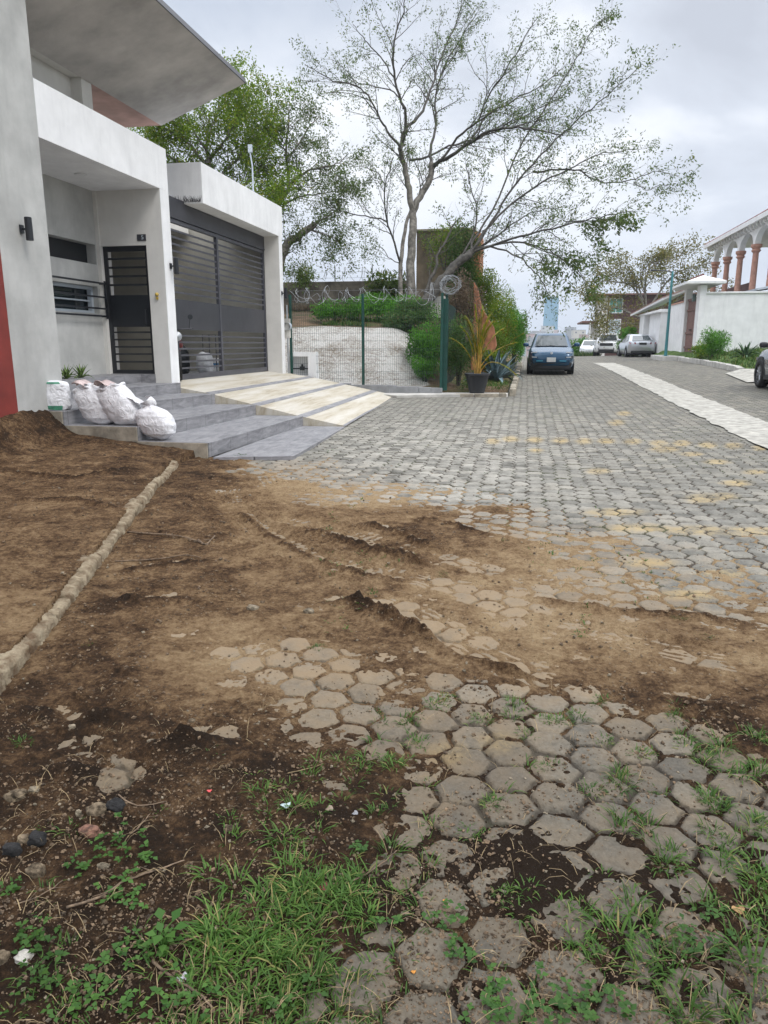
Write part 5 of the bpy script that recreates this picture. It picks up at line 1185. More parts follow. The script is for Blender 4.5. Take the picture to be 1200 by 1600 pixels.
# blue city car facing us
bl, _b = car('blue compact car facing the viewer beside the planted bed', (.93, 27.95, gz(.9, 28)), .0, 'blue', 3.9, 1.67, 1.53, 1.0, .62, 1.25, 3.3, 3.7, .98, .86, .95, wr=.30, group=None, sill=.24)
def yface(x, hw, b=.03): return b*0+.10*(abs(x)/hw)**2.5
for s in (-1, 1):
    m = MB(); m.prism([(s*.50, -.012, .60), (s*.76, .05, .60), (s*.80, .10, .66), (s*.77, .08, .70), (s*.50, .0, .68)], (0, .05, 0)); hl = add(bl, 'headlight', 'trim', m)
    add(hl, 'lens', 'lampw', MB().prism([(s*.53, -.022, .635), (s*.70, .022, .64), (s*.70, .022, .672), (s*.53, -.022, .665)], (0, .03, 0)))
    add(bl, 'running_light', 'lampw', MB().prism([(s*.52, .03, .815), (s*.74, .10, .80), (s*.74, .10, .835), (s*.52, .03, .85)], (0, .03, 0)))
    fi_ = add(bl, 'fog_insert', 'silver', MB().prism([(s*.30, -.03, .50), (s*.62, .01, .49), (s*.62, .01, .53), (s*.30, -.03, .545)], (0, .04, 0))); fi_.data.materials[0] = mat('light_blue_insert', (.03, .22, .33), .3)
add(bl, 'bumper', 'trim', MB().prism([(-.70, .03, .24), (.70, .03, .24), (.74, .05, .46), (.45, -.03, .44), (-.45, -.03, .44), (-.74, .05, .46)], (0, .12, 0)), bevel=.02)
add(bl, 'licence_plate', 'plate', MB().box(-.16, .16, -.05, -.03, .48, .64), bevel=.004)
add(bl, 'emblem', 'lampw', MB().lathe([(0, 0), (.045, 0), (.045, .015), (0, .02)], (0, -.005, .80), 16, M=Matrix.Rotation(math.pi/2, 4, 'X')))
add(bl, 'sun_shade', 'paper', MB().box(-.17, .19, 1.45, 1.46, 1.17, 1.35)); 
add(bl, 'windscreen_sticker', 'paper', MB().prism([(-.20, .855, 1.17), (.20, .855, 1.17), (.20, 1.02, 1.32), (-.20, 1.02, 1.32)], (0, -.008, .008)))
add(bl, 'wiper', 'trim', MB().tube([(-.6, .56, 1.03), (0, .50, 1.06), (.1, .52, 1.05)], .012, 5).tube([(0, .52, 1.04), (.6, .58, 1.03)], .012, 5))
# silver sedan, tail towards us
sp = P(975, 558, z=.68)
sd_, _b = car('silver sedan parked with its tail lights towards the viewer', (7.15, 54.5, gz(7, 51)), math.pi+.035, 'silver', 4.6, 1.80, 1.46, .98, 1.25, 1.95, 3.4, 4.15, 1.02, .72, 1.05)
for s in (-1, 1):
    add(sd_, 'tail_light', 'lampr', MB().prism([(s*.42, 4.60, .83), (s*.80, 4.50, .84), (s*.84, 4.42, .93), (s*.45, 4.60, .93)], (0, .03, 0)))
add(sd_, 'licence_plate', 'trim', MB().box(-.22, .22, 4.60, 4.625, .78, .92)); add(sd_, 'bumper', 'trim', MB().box(-.7, .7, 4.45, 4.61, .24, .42), bevel=.03)
add(sd_, 'boot_lid', 'silver', MB().box(-.66, .66, 4.10, 4.60, 1.03, 1.07), bevel=.02)
# white SUV facing us
wsuv, _b = car('large white off road car with a black grille parked ahead of the silver sedan', (6.3, 62.0, gz(6, 62)), -.16, 'carwhite', 5.0, 2.0, 1.80, 1.22, 1.25, 1.85, 4.5, 4.9, 1.25, 1.10, 1.2, wr=.38, sill=.30)
for s in (-1, 1):
    add(wsuv, 'headlight', 'lampw', MB().prism([(s*.55, -.02, .88), (s*.88, .10, .90), (s*.88, .12, 1.03), (s*.55, 0, 1.02)], (0, .05, 0)))
    add(wsuv, 'fog_light', 'trim', MB().prism([(s*.55, -.03, .55), (s*.86, .06, .55), (s*.86, .08, .72), (s*.55, 0, .72)], (0, .05, 0)))
add(wsuv, 'grille', 'trim', MB().box(-.50, .50, -.03, .05, .82, 1.04), bevel=.02); add(wsuv, 'bumper', 'trim', MB().box(-.6, .6, -.03, .1, .33, .55), bevel=.03); add(wsuv, 'licence_plate', 'plate', MB().box(-.16, .16, -.045, -.03, .60, .72))
for i, (x, y, pm, lb, rz_) in enumerate(((5.6, 69.5, 'carwhite', 'small white car behind the large white one', -.1), (5.2, 76, 'silver', 'pale silver car farther down the row of parked cars', -.1), (4.6, 83, 'carred', 'dark red car at the far end of the parked row', -.1))):
    c_, _b = car(lb, (x, y, float(np.interp(y, [62, 70, 90], [.6, .45, .15]))), rz_, pm, 4.3, 1.75, 1.48, .98, 1.15, 1.8, 3.6, 4.1, 1.0, .75, .95)
    for s in (-1, 1): add(c_, 'headlight', 'lampw', MB().prism([(s*.45, -.02, .62), (s*.78, .10, .64), (s*.78, .12, .74), (s*.45, 0, .72)], (0, .05, 0)))
# grey SUV on the right, only its front left corner in view
gs, _b = car('dark grey car cut off by the right edge with its front wheel showing', (7.32, 23.05, gz(6.5, 22)+.02), math.pi, 'grey', 4.45, 1.84, 1.62, 1.06, 1.1, 1.75, 3.9, 4.3, 1.06, .82, 1.05, wr=.385)
for s in (-1, 1): add(gs, 'headlight', 'lampw', MB().prism([(s*.60, .06, .72), (s*.86, .22, .74), (s*.88, .30, .82), (s*.60, .10, .80)], (0, .05, 0)))
for s in (-1, 1): add(gs, 'sill_trim', 'trim', MB().box(s*.90-.02, s*.90+.02, 1.2, 3.3, .24, .38), bevel=.01)
# ============================================================ RIGHT SIDE
gw = empty('perimeter_wall', (8.6, 40.4, .9), label='long white perimeter wall on the right with a flat coping', cat='wall'); GO = Vector(gw.location)
def gp(m, name, mt, parent=None, **k):
    root = parent or gw; off = Vector(root.location) if root.parent is None else Vector(root.parent.location)
    m.v = [(a-off.x, b-off.y, c-off.z) for a, b, c in m.v]; return m.build(name, M[mt] if isinstance(mt, str) else mt, root, **k)
gp(MB().box(8.78, 24, 40.4, 40.65, .6, 4.02), 'wall', 'stucco'); gp(MB().box(8.74, 24, 40.34, 40.71, 4.02, 4.11), 'coping', 'stucco', bevel=.01)
gp(MB().box(8.46, 8.775, 40.36, 41.1, .6, 4.45), 'pier', 'stucco', bevel=.01); gp(MB().box(8.62, 8.9, 44.4, 49.6, .6, 3.85), 'wall', 'stucco'); gp(MB().box(8.5, 8.85, 43.95, 44.4, .6, 4.55), 'pier', 'stucco', bevel=.01)
gp(MB().box(8.58, 8.92, 44.4, 49.6, 3.85, 3.93), 'coping', 'salmon')
gt = empty('courtyard_gate', (8.7, 41.1, .9), label='red brown double wooden gate between white piers', cat='gate')
for ya, yb in ((41.12, 42.5), (42.53, 43.93)):
    f = gp(MB().box(8.66, 8.74, ya, yb, .96, 3.95), 'gate_leaf', 'woodred', gt)
    for z_ in (1.35, 2.1, 3.3, 3.85): m = MB().box(8.60, 8.658, ya, yb, z_, z_+.09); m.v = [(a-8.7, b-41.1, c-.9) for a, b, c in m.v]; m.build('rail', M['woodred'], f)
    m = MB().lathe([(.05, -.01), (.065, -.01), (.065, .01), (.05, .01)], (8.57-8.7, (ya+yb)/2-41.1+(.5 if ya < 42 else -.5), 2.3-.9), 14, M=Matrix.Rotation(math.pi/2, 4, 'Y')); m.build('ring_handle', M['black'], f)
def hip(x0, x1, y0, y1, z0, h, mt='roofred'):
    cx, cy = (x0+x1)/2, (y0+y1)/2; dx = (x1-x0)/2; dy = (y1-y0)/2; r = max(0, dy-dx) if dy > dx else 0; rx = max(0, dx-dy)
    return MB().add([(x0, y0, z0), (x1, y0, z0), (x1, y1, z0), (x0, y1, z0), (cx-rx, cy-r, z0+h), (cx+rx, cy+r, z0+h), (x0, y0, z0-.12), (x1, y0, z0-.12), (x1, y1, z0-.12), (x0, y1, z0-.12)],
                    [(0, 1, 5, 4) if rx else (0, 1, 4), (1, 2, 5) if rx else (1, 2, 5, 4), (2, 3, 4, 5) if rx else (2, 3, 5), (3, 0, 4) if rx else (3, 0, 4, 5), (6, 7, 1, 0), (7, 8, 2, 1), (8, 9, 3, 2), (9, 6, 0, 3), (9, 8, 7, 6)])
gr = empty('gate_roof', (8.7, 42.5, 4.5), label='small tiled hip roof over the red brown gate', cat='roof')
gp(hip(7.75, 9.6, 40.1, 45.0, 4.62, .34, 'x'), 'roof', 'stucco', gr); gp(MB().tube([(8.68, 41.2, 4.98), (8.68, 43.9, 4.98)], .07, 8), 'ridge_tiles', 'roofred', gr)
o = tag(MB().box(-.08, .08, -.08, .08, -.2, .12).lathe([(.02, .2), (.12, .12), (.0, .11)], (0, 0, 0), 8).build('wall_lantern', mat('lantern', (.10, .14, .13), .4)), 'small lantern hanging beside the red brown gate', 'lantern'); o.location = (8.38, 41.3, 3.9)
pb = empty('gatehouse', (8.6, 51, .9), label='small white gatehouse with a low sloping tiled roof', cat='building')
gp(MB().box(7.95, 8.9, 54.6, 56.6, .4, 3.55), 'wall', 'stucco', pb); gp(MB().box(8.2, 8.95, 49.6, 53.8, .4, 3.7), 'wall', 'stucco', pb); gp(MB().box(8.5, 8.9, 53.8, 54.6, .4, 3.5), 'doorway', 'wconc', pb)
gp(MB().box(7.9, 8.95, 49.5, 57, 3.5, 3.62), 'lintel', 'stucco', pb)
gp(MB().prism([(7.4, 57.6, 3.55), (8.2, 49.2, 4.25), (9.6, 49.2, 4.75), (9.6, 57.6, 4.3)], (0, 0, .12)), 'roof', 'stucco', pb); gp(MB().prism([(7.38, 57.65, 3.672), (8.18, 49.15, 4.372), (9.6, 49.15, 4.872), (9.6, 57.65, 4.422)], (0, 0, .05)), 'roof_tiles', mat('faded_tile', (.42, .25, .21), .9, var=.25, scale=5), pb)
# street lamp
lp = empty('street_lamp', (7.35, 42.0, .92), label='teal street lamp post with a thin horizontal arm', cat='street lamp')
MB().tube([(0, 0, 0), (0, 0, 4.35)], [.085, .055], 10).box(-.14, .14, -.14, .14, 0, .05).build('pole', M['teal'], lp, smooth=False)
MB().tube([(0, 0, 4.3), (-.4, -.2, 4.36), (-.9, -.4, 4.38)], .03, 6).build('arm', M['char'], lp); MB().box(-1.15, -.85, -.5, -.34, 4.33, 4.41).build('lamp_head', M['char'], lp, bevel=.02)
# villa with arcade
vl = empty('arcade_villa', (12, 50, 1), label='white villa with salmon columns, arches and a red tiled roof', cat='house')
cols = [53.52, 50.53, 47.6, 44.6, 41.6]
zc0, zc1 = 4.2, 6.80
def arch_panel(ya, yb, z0, z1, x0, x1, n=14):      # wall above the columns with a round opening
    m = MB(); r = (yb-ya)/2-.17; cy = (ya+yb)/2; h = r*.56
    ptsA = [(cy-r*math.cos(math.pi*i/n), z0+h*math.sin(math.pi*i/n)) for i in range(n+1)]
    poly = [(ya, z0)]+ptsA+[(yb, z0), (yb, z1), (ya, z1)]
    V = []
    for i in range(n): a, b = ptsA[i], ptsA[i+1]; m.prism([(x0, a[0], a[1]), (x0, b[0], b[1]), (x0, b[0], z1), (x0, a[0], z1)], (x1-x0, 0, 0))
    m.box(x0, x1, ya, cy-r, z0, z1).box(x0, x1, cy+r, yb, z0, z1); return m
for i, y in enumerate(sorted(cols)):
    f = gp(MB().lathe([(.17, 0), (.15, zc1-zc0-.35)], (12.0, y, zc0+.1), 16), 'column', 'salmon', vl, smooth=True)
    m = MB().lathe([(.17, 2.18), (.25, 2.28), (.19, 2.36), (.28, 2.48), (.28, 2.6), (0, 2.6)], (0, y-50, zc0-1), 16); m.build('capital', M['salmon'], f, smooth=False)
sc_ = sorted(cols)
for a, b in zip(sc_[:-1], sc_[1:]): gp(arch_panel(a, b, zc1, 7.95, 11.85, 12.15), 'arch', 'stucco', vl)
gp(MB().box(12.4, 24, 41.0, 54.8, 7.80, 7.95), 'ceiling', 'beige', vl)
gp(MB().box(14.6, 15, 41.0, 50.5, 3.5, 7.8), 'wall', 'stucco', vl)
f = gp(MB().box(14.45, 14.595, 44.9, 46.2, 4.2, 6.3).lathe([(0, 0), (.65, 0), (.65, .145), (0, .145)], (14.45, 45.55, 6.3), 24, M=Matrix.Rotation(math.pi/2, 4, 'Y')), 'arched_window', 'stucco', vl)
m = MB().box(14.42-12, 14.44-12, 45.05-50, 46.05-50, 3.2, 5.3).lathe([(0, 0), (.5, 0)], (2.42, -4.45, 5.3), 24, M=Matrix.Rotation(math.pi/2, 4, 'Y')); m.build('pane', mat('green_glass', (.10, .22, .20), .1), f)
# hip roof with deep bracketed eaves
gp(MB().add([(11.5, 54.9, 7.98), (11.5, 40.2, 7.98), (25, 40.2, 7.98), (25, 54.9, 7.98), (14.5, 52.5, 8.85), (14.5, 44.3, 9.9), (22, 44.3, 9.9), (22, 52.5, 8.85)], [(0, 1, 5, 4), (1, 2, 6, 5), (2, 3, 7, 6), (3, 0, 4, 7), (4, 5, 6, 7)]), 'roof', 'roofred', vl)
m = MB()
for i in range(46):
    t = i/45; a = Vector((11.5, 54.8-14.4*t, 8.0)); b = Vector((14.5, 52.4-8.0*t, 8.87+1.05*t)); m.tube([a, b], .09, 6)
gp(m, 'roof_tiles', 'roofred', vl)
gp(MB().box(11.48, 12.4, 40.2, 54.9, 7.90, 7.975).box(11.44, 11.56, 40.2, 54.9, 7.78, 8.02), 'eave', 'stucco', vl)
for i in range(24): y = 54.4-i*.6; gp(MB().prism([(11.58, y, 7.895), (11.84, y, 7.895), (11.84, y, 7.55), (11.66, y, 7.62)], (0, .16, 0)), 'bracket', 'stucco', vl)
gp(MB().prism([(11.3, 41.0, 4.2), (11.3, 48, 4.2), (15, 48, 4.9), (15, 41, 4.9)], (0, 0, .1)), 'terrace_roof', 'alu', vl)
gp(MB().box(12.6, 12.8, 47.5, 54.6, 3.0, 5.05), 'parapet', 'brownw', vl)
gp(MB().box(12.3, 24, 41.2, 54.8, .8, 4.18), 'lower_storey', 'stucco', vl)
# brown building
bb = empty('brown_house', (12, 90, 0), label='brown two storey building with white and green windows', cat='building')
gp(MB().box(9.0, 18.5, 90, 101, -1, 7.0), 'wall', 'brownw', bb); gp(MB().box(8.3, 9.0, 90.0, 98, -1, 6.9).box(7.6, 8.3, 91.5, 97, -1, 3.9), 'wall', 'beige', bb)
gp(MB().box(7.0, 19, 89.3, 101.5, 7.0, 7.16), 'roof', 'woodred', bb); gp(MB().box(6.3, 9.0, 90.3, 99, 4.0, 4.2), 'porch_roof', 'woodred', bb); gp(MB().box(7.2, 8.9, 89.7, 90.2, 4.9, 5.05), 'balcony', 'beige', bb)
gl = mat('green_pane', (.12, .33, .28), .15); wp = mat('pale_pane', (.50, .58, .62), .15)
def win3(x0, x1, z0, z1, mtp):
    f = gp(MB().box(x0-.08, x1+.08, 89.93, 89.998, z0-.08, z0).box(x0-.08, x1+.08, 89.93, 89.998, z1, z1+.08).box(x0-.08, x0, 89.93, 89.998, z0, z1).box(x1, x1+.08, 89.93, 89.998, z0, z1).box((x0+x1)/2-.03, (x0+x1)/2+.03, 89.93, 89.998, z0, z1), 'window', 'stucco', bb)
    m = MB().box(x0-12, x1-12, -.05, -.004, z0, z1); m.build('pane', mtp, f)
win3(9.25, 10.6, 5.1, 6.6, gl); win3(9.25, 10.5, 2.8, 4.3, wp); win3(13.2, 14.7, 3.5, 4.7, wp)
for x in (7.2, 8.15, 8.6): gp(MB().tube([(x, 90.1, -.5), (x, 90.1, 7.0 if x > 8 else 4.0)], .07, 6), 'post', 'woodred' if x > 8.5 else 'stucco', bb)
# glass tower, city, hills
tw2 = empty('glass_tower', (26.8, 900, 15), label='tall pale blue glass tower in the far city', cat='tower')
def towermat():
    m = bpy.data.materials.new('blue_curtain_wall'); m.use_nodes = True; t = m.node_tree; b = t.nodes['Principled BSDF']; g = N(t, 'ShaderNodeNewGeometry')
    br = N(t, 'ShaderNodeTexBrick', ins={'Vector': N(t, 'ShaderNodeMapping', ins={'Vector': g.outputs['Position'], 'Rotation': (math.pi/2, 0, 0), 'Scale': (.35, .35, .35)}).outputs[0], 1: (.08, .25, .38, 1), 2: (.11, .31, .44, 1), 3: (.18, .36, .46, 1), 'Scale': 1.0})
    t.links.new(br.outputs[0], b.inputs['Base Color']); b.inputs['Roughness'].default_value = .3; return m
M['tow'] = towermat()
MB().add([(-8.9, 0, -30), (8.9, 0, -30), (9.6, 14, -30), (-8.0, 14, -30), (-7.6, 0, 40), (8.3, 0, 39), (8.3, 12, 39), (-7.6, 12, 40)], [(0, 1, 5, 4), (1, 2, 6, 5), (2, 3, 7, 6), (3, 0, 4, 7), (4, 5, 6, 7)]).build('facade', M['tow'], tw2)
MB().box(-7.4, -3.5, .5, 11, 39.5, 42).box(-3.5, 8.0, .5, 11, 38.5, 40.6).build('crown', mat('tower_crown', (.12, .2, .24), .5), tw2); MB().box(-12, 9.5, -6, -.5, -30, 3.0).build('podium', mat('tower_podium', (.55, .42, .40), .8), tw2)
q_ = random.Random(77); hmats = [mat('house_white', (.6, .6, .58), .9), mat('house_cream', (.55, .5, .42), .9), mat('house_pink', (.50, .33, .29), .9), mat('house_grey', (.35, .36, .37), .9)]
def hillz(x, y): return -16+34*ss(450, 900, y)*(.6+.4*np.sin(x*.012+1.3))+3*fbm(x, y, .01, 3, seed=80)
hfield('hills', -900, 1500, 380, 1400, 90, 60, lambda x, y: hillz(x, y)-6, M['farhill'], label='low hazy hills carrying the far city', cat='hills')
hfield('hills', -3000, 4500, 2200, 4200, 120, 30, lambda x, y: -60+130*ss(2300, 3300, y)*(.55+.45*fbm(x, y, .0011, 3, seed=81)), M['farhill'], label='distant blue ridge on the horizon', cat='hills')
hp = {}
for i in range(60):
    y = q_.uniform(470, 800); x = y*q_.uniform(.006, .092); k = q_.randrange(4); w_, d_, h_ = q_.uniform(6, 13), q_.uniform(7, 12), q_.uniform(4, 9)
    z = float(hillz(np.array([x]), np.array([y]))[0])-7
    o = empty('city_house', (x, y, z), q_.uniform(-.4, .4), ('small white house', 'small cream house', 'small pink walled house', 'small grey house')[k]+' crowded on the far hillside', 'house', ('white', 'cream', 'pink', 'grey')[k]+' houses of the far city')
    b_ = MB().box(-w_/2, w_/2, -d_/2, d_/2, 0, h_+3).build('wall', hmats[k], o)
    for a in (-.28, .28): MB().box(w_*a-.9, w_*a+.9, -d_/2-.06, -d_/2-.01, h_, h_+1.5).build('window', M['char'], o)
    MB().box(-w_/2-.2, w_/2+.2, -d_/2-.2, d_/2+.2, h_+3, h_+3.4).build('roof', M['roofred'] if k == 2 else hmats[3], o)
# ============================================================ PLANTS
def bz(x, y): return float(bankz(np.array([x*1.]), np.array([y*1.]))[0])
def B3(u, v, y): p = P(u, v, y=y); return (p.x, y, bz(p.x, y))
bush('bush', B3(668, 580, 21.2), (.75, .6, .85), 5200, .085, 'leafC', 'bright green bush growing behind the end fence post', 'bush', seed=1)
bush('bush', (-2.75, 20.6, bz(-2.75, 20.6)), (.5, .4, .35), 1800, .07, 'leafC', 'low green bush at the foot of the whitewashed bank', 'bush', seed=2)
bush('bush', B3(600, 500, 24.6), (1.5, .8, .45), 5000, .10, 'leafC', 'wide bush on the bank under the pale tree', 'bush', seed=3)
bush('bush', B3(640, 520, 23.0), (1.0, .7, .55), 4500, .09, 'vine', 'dull green shrub between the bank and the leaning tree', 'bush', seed=4)
bush('bush', B3(525, 520, 25.0), (.9, .6, .35), 2200, .09, 'leafC', 'small grassy shrub at the top of the whitewashed bank', 'bush', seed=5)
bush('bush', B3(605, 470, 29), (.9, .7, .75), 2200, .16, 'leafA', 'broad leaved shrub in front of the old boundary wall', 'bush', seed=6)
o = bush('bush', (-11.2, 32.5, 4.0), (.35, .3, .45), 500, .14, 'leafA', 'little shrub sprouting on top of the old boundary wall', 'bush', seed=7)
bush('bush', P(475, 438, y=32.1) - Vector((0, 0, .35)), (.5, .4, .5), 700, .13, 'leafA', 'tuft of leaves on the boundary wall next to the garage', 'bush', seed=17)
bush('climbing_vine', P(716, 600, y=20.6)*1, (.55, .5, .95), 6500, .06, 'vine', 'green creeper covering the ground right of the fence post', 'vine', seed=8, nc=40)
o = bush('climbing_vine', P(722, 520, y=22.5)*1, (.6, .5, .9), 4200, .07, 'dry', 'tangle of dry brown vines beside the orange wall', 'vine', seed=9, nc=40)
bush('climbing_vine', P(762, 585, y=24.5)*1, (.45, .4, .45), 3200, .07, 'leafD', 'low yellow green plant at the foot of the orange wall', 'plant', seed=37, nc=30)
bush('climbing_vine', P(745, 560, y=23.5)*1, (.28, .3, .5), 1500, .06, 'dry', 'dry trailing stems in front of the orange wall', 'vine', seed=38, nc=30)
bush('climbing_vine', P(722, 470, y=27.0)*1, (.75, .5, 1.35), 7000, .09, 'vine', 'leafy creeper hanging over the concrete tower block', 'vine', seed=10, nc=50)
bush('climbing_vine', P(695, 420, y=27.8)*1, (.9, .3, .9), 1800, .10, 'leafB', 'thin yellow green creeper on the tower block face', 'vine', seed=11, nc=30)
def hb(u, v, y): p = P(u, v, y=y); return (p.x, y, gz(0, y)+.1)
bush('hedge', hb(768, 560, 31.5), (.95, 1.2, 1.75), 15000, .085, 'leafD', 'tall yellowish hedge behind the orange wall', 'hedge', seed=12, nc=60)
bush('hedge', (-.55, 33.5, gz(0, 33)+.1), (.62, 1.4, 1.35), 13000, .08, 'leafC', 'dense green hedge to the left of the blue car', 'hedge', seed=13, nc=60)
bush('hedge', (-1.25, 27.5, gz(0, 27)+.1), (.65, 1.0, .95), 9000, .075, 'leafD', 'mixed yellow and green hedge behind the agave', 'hedge', seed=14, nc=50)
bush('bush', P(742, 500, y=28.5)*1, (1.1, .8, 1.0), 6000, .09, 'leafB', 'yellow green bush above the orange wall stub', 'bush', seed=15, nc=40)
bush('bush', (5.0, 74, .1), (1.6, 1.5, 1.0), 3500, .22, 'leafC', 'grassy green mound of bush beyond the crest of the street', 'bush', seed=16)
# potted palm
pp = GP(745, 621); pp = Vector((-1.22, 19.55, .30))
pot = empty('plant_pot', tuple(pp), label='large tapered black plastic pot on the pavement', cat='plant pot')
MB().lathe([(0, 0), (.19, 0), (.20, .02), (.30, .44), (.335, .46), (.34, .50), (.32, .515), (.295, .50), (.29, .40)], (0, 0, 0), 40).build('pot_body', M['potm'], pot, smooth=False); MB().lathe([(0, .45), (.29, .445)], (0, 0, 0), 30).build('potting_soil', M['soilp'], pot)
def palm(loc, label, n, hgt, seed, targets=None):
    o = empty('palm', loc, label=label, cat='palm'); q = random.Random(seed)
    for k in range(n):
        if targets and k < len(targets): tx_, ty_, tz_ = targets[k]
        else:
            a = q.uniform(0, 6.28); r = q.uniform(.05, .45); tx_, ty_, tz_ = r*math.cos(a), r*math.sin(a), hgt*q.uniform(.7, 1.0)
        c0 = Vector((q.uniform(-.08, .08), q.uniform(-.08, .08), 0)); en = Vector((tx_, ty_, tz_)); mid = Vector((tx_*.25, ty_*.25, max(tz_*.75, hgt*.45)))
        pts = [c0*(1-t)**2+mid*2*t*(1-t)+en*t*t for t in [i/14 for i in range(15)]]
        st = MB().tube(pts, [.013*(1-i/16)+.003 for i in range(15)], 5).build('frond_stem', M['palmstem'], o)
        C, D_, Nn, Ls = [], [], [], []
        for i in range(5, 15):
            t_ = (pts[min(i+1, 14)]-pts[i-1]).normalized(); sd = t_.cross(Vector((0, 0, 1))); sd = sd.normalized() if sd.length > .1 else Vector((math.cos(k), math.sin(k), 0))
            for s in (-1, 1):
                for h in (0, .5):
                    p = pts[i-1].lerp(pts[i], h); C.append(p); D_.append(t_*q.uniform(.9, 1.3)+sd*s*q.uniform(.35, .6)+Vector((0, 0, q.uniform(-.15, .15)))); Nn.append((0, 0, 1)); Ls.append(q.uniform(.15, .27)*(1.15-abs(i-9)*.06))
        quads_leaf(np.array([tuple(c) for c in C]), np.array([tuple(c) for c in D_]), np.array(Nn, float), np.array(Ls), .036, 'leaflets', M['palm'], st)
    return o
palm((pp.x, pp.y, pp.z+.44), 'yellowing potted palm with arching fronds', 15, 1.55, 3,
     [(-.68, .0, .95), (.95, .1, .85), (1.0, -.1, .05), (-.1, 0, 1.75), (.25, .1, 1.5), (-.3, .1, 1.45), (.1, .2, 1.7), (-.4, -.1, 1.2), (.6, .2, 1.2)])
palm((-1.0, 30, gz(0, 30)+.3), 'smaller palm rising from the hedge', 9, 1.5, 9, [(-.9, 0, 1.1), (.9, -.2, 1.2), (.3, 0, 1.7), (-.3, 0, 1.8)])
def agave(loc, n, size, mt, label, seed):
    o = empty('agave', loc, label=label, cat='agave'); q = random.Random(seed)
    for k in range(n):
        a = k*2.4+q.uniform(-.2, .2); el = 1.35-1.0*(k/n)+q.uniform(-.1, .1); ln = size*q.uniform(.85, 1.1); m = MB(); V = []
        for i in range(9):
            t = i/8; w_ = size*.085*(math.sin(math.pi*(.18+.80*t))**.8)*(1-t**6) if i < 8 else .004; e2 = el-.55*t*t*(1 if k > n*.5 else .2)
            c = Vector((math.cos(a)*math.cos(e2)*ln*t, math.sin(a)*math.cos(e2)*ln*t, math.sin(e2)*ln*t)); s = Vector((-math.sin(a), math.cos(a), 0)); up = Vector((-math.cos(a)*math.sin(e2), -math.sin(a)*math.sin(e2), math.cos(e2)))
            for (x_, y_) in ((-1, .35), (-.5, 0), (0, -.12), (.5, 0), (1, .35), (0, -.35)): V.append(c+s*x_*w_+up*y_*w_)
        m.add(V, [(i*6+j, i*6+(j+1) % 6, (i+1)*6+(j+1) % 6, (i+1)*6+j) for i in range(8) for j in range(6)]); m.build('leaf', M[mt], o, smooth=True)
    return o
agave((-.85, 22.6, .45), 26, 1.05, 'agave', 'large blue grey agave beside the potted palm', 4)
agave((-.62, 25.2, .45), 18, .7, 'agave', 'smaller blue grey agave farther along the bed', 5)
for du_, lb_ in ((104, 'small green succulent beside the grey wall on the landing'), (127, 'second small green succulent, closer to the front door')):
    p_ = P(du_, 592, x=-7.15); agave((-7.15, p_.y, 1.01), 16, .24, 'succ', lb_, du_)
vz = lambda x, y: float(vergez(np.array([x*1.]), np.array([y*1.]))[0])
agave((8.75, 32.4, vz(8.75, 32.4)), 18, .75, 'agaveg', 'green agave near the broken kerb by the grey car', 6)
p_ = P(1112, 572, y=36.0); bush('bush', (p_.x, 36, vz(p_.x, 36)), (.62, .6, .68), 3500, .16, 'leafC', 'round spiky leaved bush in front of the white wall', 'bush', seed=21, lw=.2)
p_ = P(1095, 560, y=37.5); bush('bush', (p_.x, 37.5, vz(p_.x, 37.5)), (.5, .5, .35), 900, .14, 'leafB', 'small loose shrub left of the round spiky bush', 'bush', seed=22)
bush('bush', (7.55, 57.5, .9), (1.0, 1.2, .9), 3800, .17, 'leafC', 'rounded shrub beside the white gatehouse', 'bush', seed=23)
bush('bush', (7.3, 54.0, .7), (.9, 1.5, .45), 2500, .15, 'leafC', 'low bright green growth behind the silver sedan', 'bush', seed=24)
# ============================================================ GRASS
def blades(P0, H0, n_each, spread, lean, name, mt, label, cat, wid=.006, seed=0, flat=.0):
    q = np.random.default_rng(seed); P0 = np.repeat(np.asarray(P0, float), n_each, 0); H_ = np.repeat(np.asarray(H0, float), n_each); n = len(P0)
    a = q.uniform(0, 6.283, n); r = np.sqrt(q.random(n))*spread; ln = H_*q.uniform(.5, 1.25, n)
    b = P0.copy(); b[:, 0] += np.cos(a)*r; b[:, 1] += np.sin(a)*r
    a2 = a+q.normal(0, .7, n); le = np.clip(q.normal(lean, .3, n), .05, 1.35)
    dx, dy = np.cos(a2), np.sin(a2); S_ = np.stack([-dy, dx, 0*dx], 1); w_ = wid*q.uniform(.6, 1.3, n)*(.6+.4*H_/np.maximum(H_.mean(), 1e-6))
    rows = []
    for t, wf in ((0, .8), (.35, 1), (.7, .7), (1, .05)):
        ang = le*(.35+.9*t); hz_ = ln*t*np.sin(ang); vt = ln*t*np.cos(ang)*.95
        c = b+np.stack([dx*hz_, dy*hz_, vt], 1); rows += [c-S_*(w_*wf)[:, None]*.5, c+S_*(w_*wf)[:, None]*.5]
    V = np.stack(rows, 1).reshape(-1, 3); k = np.arange(n)[:, None]*8
    F = np.concatenate([k+np.array([0, 1, 3, 2]), k+np.array([2, 3, 5, 4]), k+np.array([4, 5, 7, 6])])
    o = npmesh(name, V, F, M[mt]); return tag(o, label, cat, kind='stuff')
q_ = np.random.default_rng(5); pts_, hs_ = [], []
